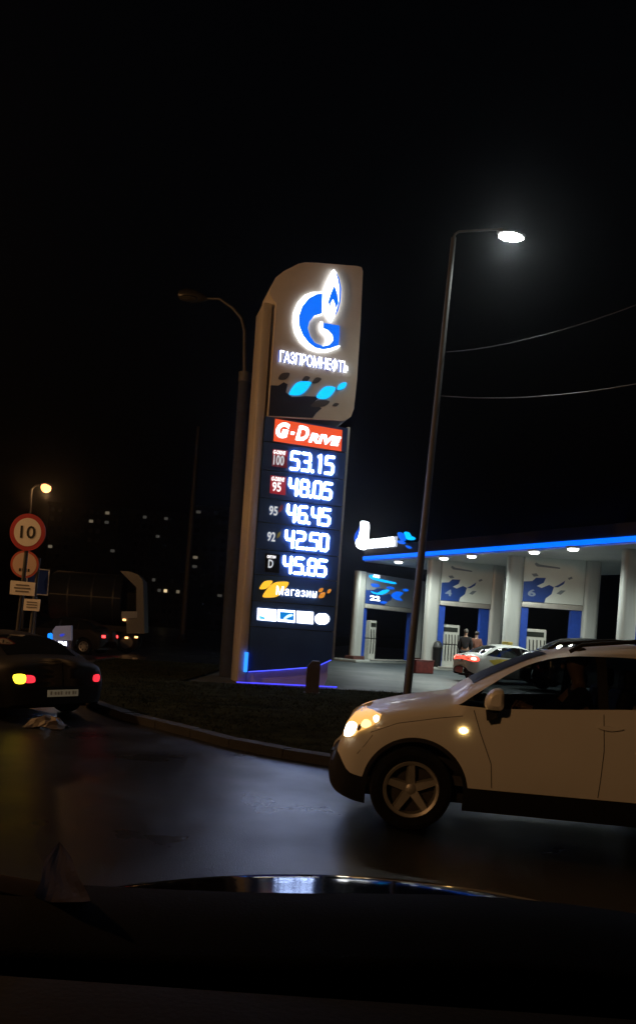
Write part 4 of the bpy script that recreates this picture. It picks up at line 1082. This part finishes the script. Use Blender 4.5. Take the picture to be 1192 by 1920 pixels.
for k in (.055, 0, -.055): MB().box((p_.x-.01, -.003, p_.z+k), (.3-.1*abs(k)*10, .004, .022)).build('plate_line', mat('plate_ink', (.16, .15, .14), .5), pt)
Y2 = 15.2
c2 = at(47, 1058, Y2); base2 = Vector((at(57, 1180, Y2).x-.1, Y2, 0))
sg2 = empty('round_sign', 'orange lit round sign with dark marks low on its face and a small plate', 'road sign', base2, R(4))
cc = c2-base2; cc = (cc.x, cc.z); rad = 26/FPX*Y2
mb = MB(); mb.tube([(0, .05, 0), (.1, .05, cc[1]*.5), (.16, .05, cc[1]+.15)], .035, 10); mb.build('post', STEEL, sg2, True)
dd = MB().plate(disc(rad, 0, 0, cc), 0, .012).build('disc', mat('sign_orange_red', (.45, .06, .03), .5), sg2)
MB().plate(disc(rad*.84, 0, 0, cc), -.004, 0).build('disc_face', PALE, dd)
for k in range(4): MB().box((cc[0]-.08+.055*k, -.005, cc[1]-.115), (.04, .004, .06)).build('disc_mark', SIGNK, dd)
MB().box((cc[0]+.09, .02, cc[1]), (.30, .014, .03)).build('bracket', STEEL, sg2)
p_ = at(60, 1134, Y2)-base2
pt = MB().plate([(p_.x-.16, p_.z-.12), (p_.x+.15, p_.z-.115), (p_.x+.16, p_.z+.115), (p_.x-.15, p_.z+.11)], 0, .01).build('plate', SIGNW, sg2)
for k in (.05, 0, -.05): MB().box((p_.x, -.003, p_.z+k), (.2, .004, .02)).build('plate_line', mat('plate_ink'), pt)
Y3 = 16.6
p_ = at(74, 1091, Y3); b3 = Vector((p_.x+.02, Y3, 0))
sg3 = empty('blue_sign', 'blue square sign with pale rim half hidden behind the round sign', 'road sign', b3, R(30))
MB().box((-.05, 0, p_.z), (.46, .012, .56), bev=.005).build('panel', mat('blue_sign_face', (.02, .06, .30), .5), sg3)
for x, z, w_, h_ in ((-.27, 0, .02, .56), (.17, 0, .02, .56), (-.05, .27, .42, .02), (-.05, -.27, .42, .02)):
    MB().box((x, -.009, p_.z+z), (w_, .004, h_)).build('rim', SIGNW, sg3)
MB().tube([(-.05, .04, 0), (-.05, .04, p_.z+.2)], .03, 10).build('post', STEEL, sg3, True)

# lit entrance totem beyond the black car
YT = 24.0
bt = at(111, 1240, YT); tb = Vector((bt.x, YT, 0))
tt_ = empty('entrance_totem', 'low lit entrance sign with blue strip and white arrow behind the black saloon', 'sign', tb, R(8))
def tz(x, y):
    q = at(x/4.257, 1060+y/4.257, YT)-tb; return (q.x, q.z)
zt0 = tz(570, 480)[1]
MB().plate([(tz(400, 700)[0], 0), (tz(570, 700)[0], 0), (tz(570, 600)[0], tz(570, 600)[1]), (tz(400, 600)[0], tz(400, 600)[1])], 0, .25).build('cabinet', mat('totem_navy', (.015, .02, .06), .35), tt_)
MB().plate([tz(425, 600), tz(568, 600), tz(568, 480), tz(450, 485), tz(425, 520)], -.02, .25).build('head_panel', mat('totem_grey', (.2, .21, .26), .45, emit=(.3, .33, .5), es=.12), tt_)
MB().plate(smooth_poly([tz(480, 555), tz(500, 545), tz(520, 550), tz(505, 566), tz(485, 568)], 2), -.03, -.02).build('petal_mark', glow('totem_blue', (.03, .06, .7), .7), tt_)
MB().plate([tz(388, 630), tz(422, 620), tz(424, 555), tz(410, 540), tz(390, 545)], -.06, .1).build('blue_strip', glow('totem_strip', (.0, .22, 1.0), 1.6), tt_)
q0, q1_ = tz(418, 640), tz(535, 620)
text('totem_lettering', 'ВЪЕЗД', q0[0], q1_[1]-.09, q1_[0]-q0[0], .13, -.02, glow('totem_white', (.85, .9, 1), 6), tt_, .03, 0, .015)
MB().plate([tz(455, 660), tz(490, 660), tz(528, 705), tz(490, 705)], -.03, 0).build('arrow', glow('totem_white', (1, 1, 1), 6), tt_)

# ------------------------------------------------------------------ tanker truck and far traffic
YK = 33.0
kl, kr = at(78, 1215, YK), at(266, 1215, YK)
trk = empty('tanker_truck', 'dark tanker truck with pale cab crossing behind the road signs', 'truck', (kl.x, YK, 0), R(8))
LT = (kr.x-kl.x)/math.cos(R(8))
def kz(u, v): q = at(u, v, YK)-Vector((kl.x, YK, 0)); return (q.x, q.z)
zt_ = kz(160, 1070)[1]; zbk = kz(150, 1168)[1]
xc = kz(232, 1100)[0]
TANK = mat('tank_dark', (.010, .014, .019), .7, spec=.2, var=.25, vscale=1.5)
mb = MB(); hh_ = (zt_-zbk)/2; zc_ = (zt_+zbk)/2
mb.lathe([(0, 0), (.6, .02), (.92, .10), (1, .25), (1, xc-.35), (.92, xc-.18), (.6, xc-.1), (0, xc-.08)], Matrix.Translation((0, 1.25, zc_)) @ Matrix.Rotation(R(90), 4, 'Y') @ Matrix.Diagonal((hh_, 1.2, 1, 1)), 32)
tk = mb.build('tank', TANK, trk, True)
for x in (.9, 1.9, 2.8):
    if x < xc-.4: mb = MB(); mb.lathe([(1.0, -.03), (1.012, -.03), (1.012, .03), (1.0, .03)], Matrix.Translation((x, 1.25, zc_)) @ Matrix.Rotation(R(90), 4, 'Y') @ Matrix.Diagonal((hh_, 1.2, 1, 1)), 32); mb.build('tank_band', mat('tank_band_grey', (.02, .023, .026), .5, .2), tk, True)
MB().box((xc*.5, .06, zc_+.05), (xc*.9, .05, .05)).build('side_rail', mat('tank_band_grey'), tk)
CABW = mat('cab_pale', (.075, .08, .08), .4, var=.1)
c_ = [kz(222, 1069), kz(240, 1070), kz(256, 1076), kz(264, 1086), kz(265, 1100), kz(266, 1135), kz(267, 1188), kz(234, 1188), kz(233, 1150), kz(252, 1150), kz(252, 1100), kz(240, 1088)]
MB().plate(c_, .0, 2.3).build('cab', CABW, trk)
MB().plate([kz(234, 1110), kz(251, 1110), kz(251, 1148), kz(234, 1148)], .15, 2.2).build('cab_window', DARKGLASS, trk)
MB().plate([kz(225, 1146), kz(254, 1146), kz(254, 1158), kz(225, 1160)], -.05, .5).build('side_tank', mat('tank_grey', (.22, .24, .26), .4), trk)
MB().box((LT/2, 1.2, zbk-.15), (LT*.96, 1.0, .25)).build('chassis', BLACK, trk)
for x in (.7, 1.75, LT-.8):
    for y in (.18, 2.2):
        c = Matrix.Translation((x, y, .48)) @ Matrix.Rotation(R(90), 4, 'X')
        w_ = MB().lathe([(0, .1), (.27, .1), (.27, -.1), (0, -.1)], c, 24).build('wheel', DARKGREY, trk, True)
        MB().lathe([(.27, -.13), (.45, -.14), (.48, -.1), (.48, .1), (.45, .14), (.27, .13)], c, 24).build('tyre', RUBBER, w_, True)
def mark(u, v, m, name, sx=.14, sz=.08, y=-.06):
    x, z = kz(u, v); MB().box((x, y, z), (sx, .05, sz), bev=.015).build(name, m, trk)
AMB = glow('marker_amber', (1.0, .45, .15), 4); RDL = glow('truck_red', (1.0, .03, .03), 6)
for u, v in ((230, 1162), (234, 1196), (252, 1195), (107, 1172), (97, 1181)): mark(u, v, AMB, 'side_marker')
for u, v in ((65, 1187), (80, 1177)): mark(u, v, RDL, 'tail_light', .2, .13)
# small dark car between truck and verge, its two tail lights close together
YS = 31.0
sc = at(208, 1188, YS)
far_car = empty('distant_car', 'dark car seen beside the truck with a close pair of red tail lights', 'car', (0, 0, 0), R(90+80)-math.pi)
fd = Vector((math.cos(R(170)-math.pi), math.sin(R(170)-math.pi), 0))
far_car.location = Vector((sc.x, YS, 0))-fd*4.05
fc = saloon(far_car, bp_, hatch=True)
for yy in (-.62, .62): fc.tail('tail_light', [(yy-.1, .70), (yy+.1, .70), (yy+.1, .80), (yy-.1, .80)], RDL, .02)
fc.screen('rear_window', 2.98, 3.68, .54, .58, DARKGLASS)

# ------------------------------------------------------------------ far blocks of flats with a few lit windows
BLD = mat('block_dark', (.06, .058, .055), .85, var=.2, vscale=.3); PANE = mat('pane_dark', (.01, .012, .015), .1)
LITS = {'w': glow('window_warm', (1.0, .82, .55), .13), 'd': glow('window_dim', (.8, .75, .65), .05), 'b': glow('window_bright', (1.0, .75, .4), .9)}
def block(u0, u1, vtop, Y, label, lits, nf, nc, dep=16):
    a, b = at(u0, 1130, Y), at(u1, 1130, Y); h = at((u0+u1)/2, vtop, Y).z; w = b.x-a.x
    e = empty('apartment_block', label, 'building', ((a.x+b.x)/2, Y, 0), 0, 'distant blocks of flats')
    MB().box((0, dep/2, h/2), (w, dep, h)).build('wall', BLD, e)
    MB().box((0, dep/2, h+.4), (w+.6, dep+.6, .8)).build('roof', BLD, e)
    cells = {}
    for (u, v, k) in lits:
        q = at(u, v, Y); cx_, cz_ = q.x-(a.x+b.x)/2, q.z
        i = min(nc-1, max(0, int((cx_/w+.5)*nc))); j = min(nf-1, max(0, int(cz_/h*nf))); cells[(i, j)] = k
    for i in range(nc):
        for j in range(nf):
            k = cells.get((i, j)); ww, wh = w/nc*.5, h/nf*(.30 if k else .45)
            f = MB().box((-w/2+w*(i+.5)/nc, -.05, h*(j+.55)/nf), (ww, .1, wh)).build('window', LITS[k] if k else PANE, e)
block(80, 212, 950, 190, 'left block of flats with scattered lit windows above the truck', [(200, 967, 'w'), (198, 977, 'd'), (166, 986, 'w'), (97, 1025, 'w'), (210, 1033, 'd')], 12, 9)
block(214, 334, 962, 210, 'middle block of flats right of the truck with few lit windows', [(276, 976, 'd'), (315, 975, 'd'), (290, 1012, 'd'), (219, 1041, 'w'), (230, 1052, 'w'), (240, 1062, 'd')], 12, 9)
block(352, 470, 955, 230, 'right block of flats behind the concrete pole with a lit window column', [(375, 969, 'd'), (369, 1041, 'w'), (367, 1055, 'w'), (368, 1069, 'd'), (416, 1110, 'd')], 13, 7)
block(268, 350, 1080, 150, 'low far building with bright yellow windows between truck and mast', [(308, 1105, 'b'), (339, 1112, 'w'), (297, 1113, 'd'), (287, 1093, 'd')], 5, 7, 10)

# ------------------------------------------------------------------ the car the photograph is taken from
own = empty('viewing_car', 'black bonnet and dashboard of the car the photo is taken from', 'car', (0, 0, 0), 0)
mb = MB(); n, k = 40, 24; g = []
for i in range(n+1):
    t = i/n; x = -.95+1.9*t; row = []
    for j in range(k+1):
        s_ = j/k
        yf = 2.16-.22*abs(x-.35)**2.2
        y = 1.0+(yf-1.0)*s_
        z = 1.045-.055*(y-1.0)-.11*(x-.12)**2-.6*max(0, s_-.84)**2*4
        if j == k: z -= .10
        row.append(mb.bm.verts.new((x, y, z)))
    g.append(row)
for i in range(n):
    for j in range(k): mb.bm.faces.new((g[i][j], g[i+1][j], g[i+1][j+1], g[i][j+1]))
mb.build('bonnet', mat('own_black_paint', (.004, .004, .005), .07, coat=.0, spec=.12, bump=.04, bscale=6), own, True)
mb = MB(); mb.box((-.15, -.65, 2.08), (2.3, 2.0, .06), bev=.02); mb.build('roof', BLACK, own)
mb = MB(); n, k = 30, 16; g = []
for i in range(n+1):
    x = -.8+1.6*i/n; row = []
    prof = [(.98, .95), (.97, 1.24), (.955, 1.286), (.92, 1.298), (.85, 1.296), (.76, 1.29), (.74, 1.278), (.73, 1.262), (.70, 1.255), (.62, 1.25), (.52, 1.25), (.47, 1.15), (.45, 1.05), (.45, .9)]
    for (y, z) in prof: row.append(mb.bm.verts.new((x, y-.06*x*x, z+.02*math.exp(-((x-.25)/.25)**2)*(y > .7))))
    g.append(row)
for i in range(n):
    for j in range(len(prof)-1): mb.bm.faces.new((g[i][j], g[i+1][j], g[i+1][j+1], g[i][j+1]))
mb.build('dashboard', mat('dashboard_vinyl', (.003, .003, .003), .8, spec=.05, bump=.08, bscale=300), own, True)
mb = MB(); mb.box((0, .625, 1.276), (1.3, .17, .02), bev=.008); mb.build('dashboard_tray', mat('tray_grey', (.016, .016, .022), .8, spec=.1, bump=.1, bscale=150), own, True)
# thin sheets on the dashboard, added in place of windscreen reflections
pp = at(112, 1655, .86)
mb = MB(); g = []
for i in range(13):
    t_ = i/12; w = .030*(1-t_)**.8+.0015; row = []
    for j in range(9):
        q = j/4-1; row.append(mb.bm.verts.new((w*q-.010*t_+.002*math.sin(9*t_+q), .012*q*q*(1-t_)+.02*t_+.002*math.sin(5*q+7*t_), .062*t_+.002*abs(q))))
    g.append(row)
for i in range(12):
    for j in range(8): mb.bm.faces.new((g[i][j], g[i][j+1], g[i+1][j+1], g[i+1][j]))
o = mb.build('reflection_leaf', reflection_sheet('reflection_pinkish', (.15, .13, .14)), None, False, (pp.x-.0, pp.y, 1.295)); tag(o, 'pointed pale leaf on the dashboard standing in for a windscreen reflection', 'reflection_sheet')
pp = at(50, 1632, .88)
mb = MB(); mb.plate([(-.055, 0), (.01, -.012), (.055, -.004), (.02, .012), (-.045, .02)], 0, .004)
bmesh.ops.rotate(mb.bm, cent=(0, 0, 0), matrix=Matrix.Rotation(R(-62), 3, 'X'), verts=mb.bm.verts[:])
o = mb.build('reflection_slip', reflection_sheet('reflection_yellowish', (.5, .42, .33)), None, False, (pp.x, pp.y, 1.302)); tag(o, 'flat yellowish slip on the dashboard standing in for a windscreen reflection', 'reflection_sheet')

# ------------------------------------------------------------------ volume added to imitate lens bloom round the lamps
mb = MB(); mb.box((0, 140, 9.2), (560, 480, 21.4))
hz = mat('bloom_air', (1, 1, 1)); t = hz.node_tree; t.nodes.remove(t.nodes['Principled BSDF'])
pv = t.nodes.new('ShaderNodeVolumePrincipled'); pv.inputs['Color'].default_value = (.85, .9, 1, 1); pv.inputs['Density'].default_value = .0007; pv.inputs['Anisotropy'].default_value = .93
t.links.new(pv.outputs[0], t.nodes['Material Output'].inputs['Volume'])
struct(mb.build('bloom_haze', hz), 'stuff')
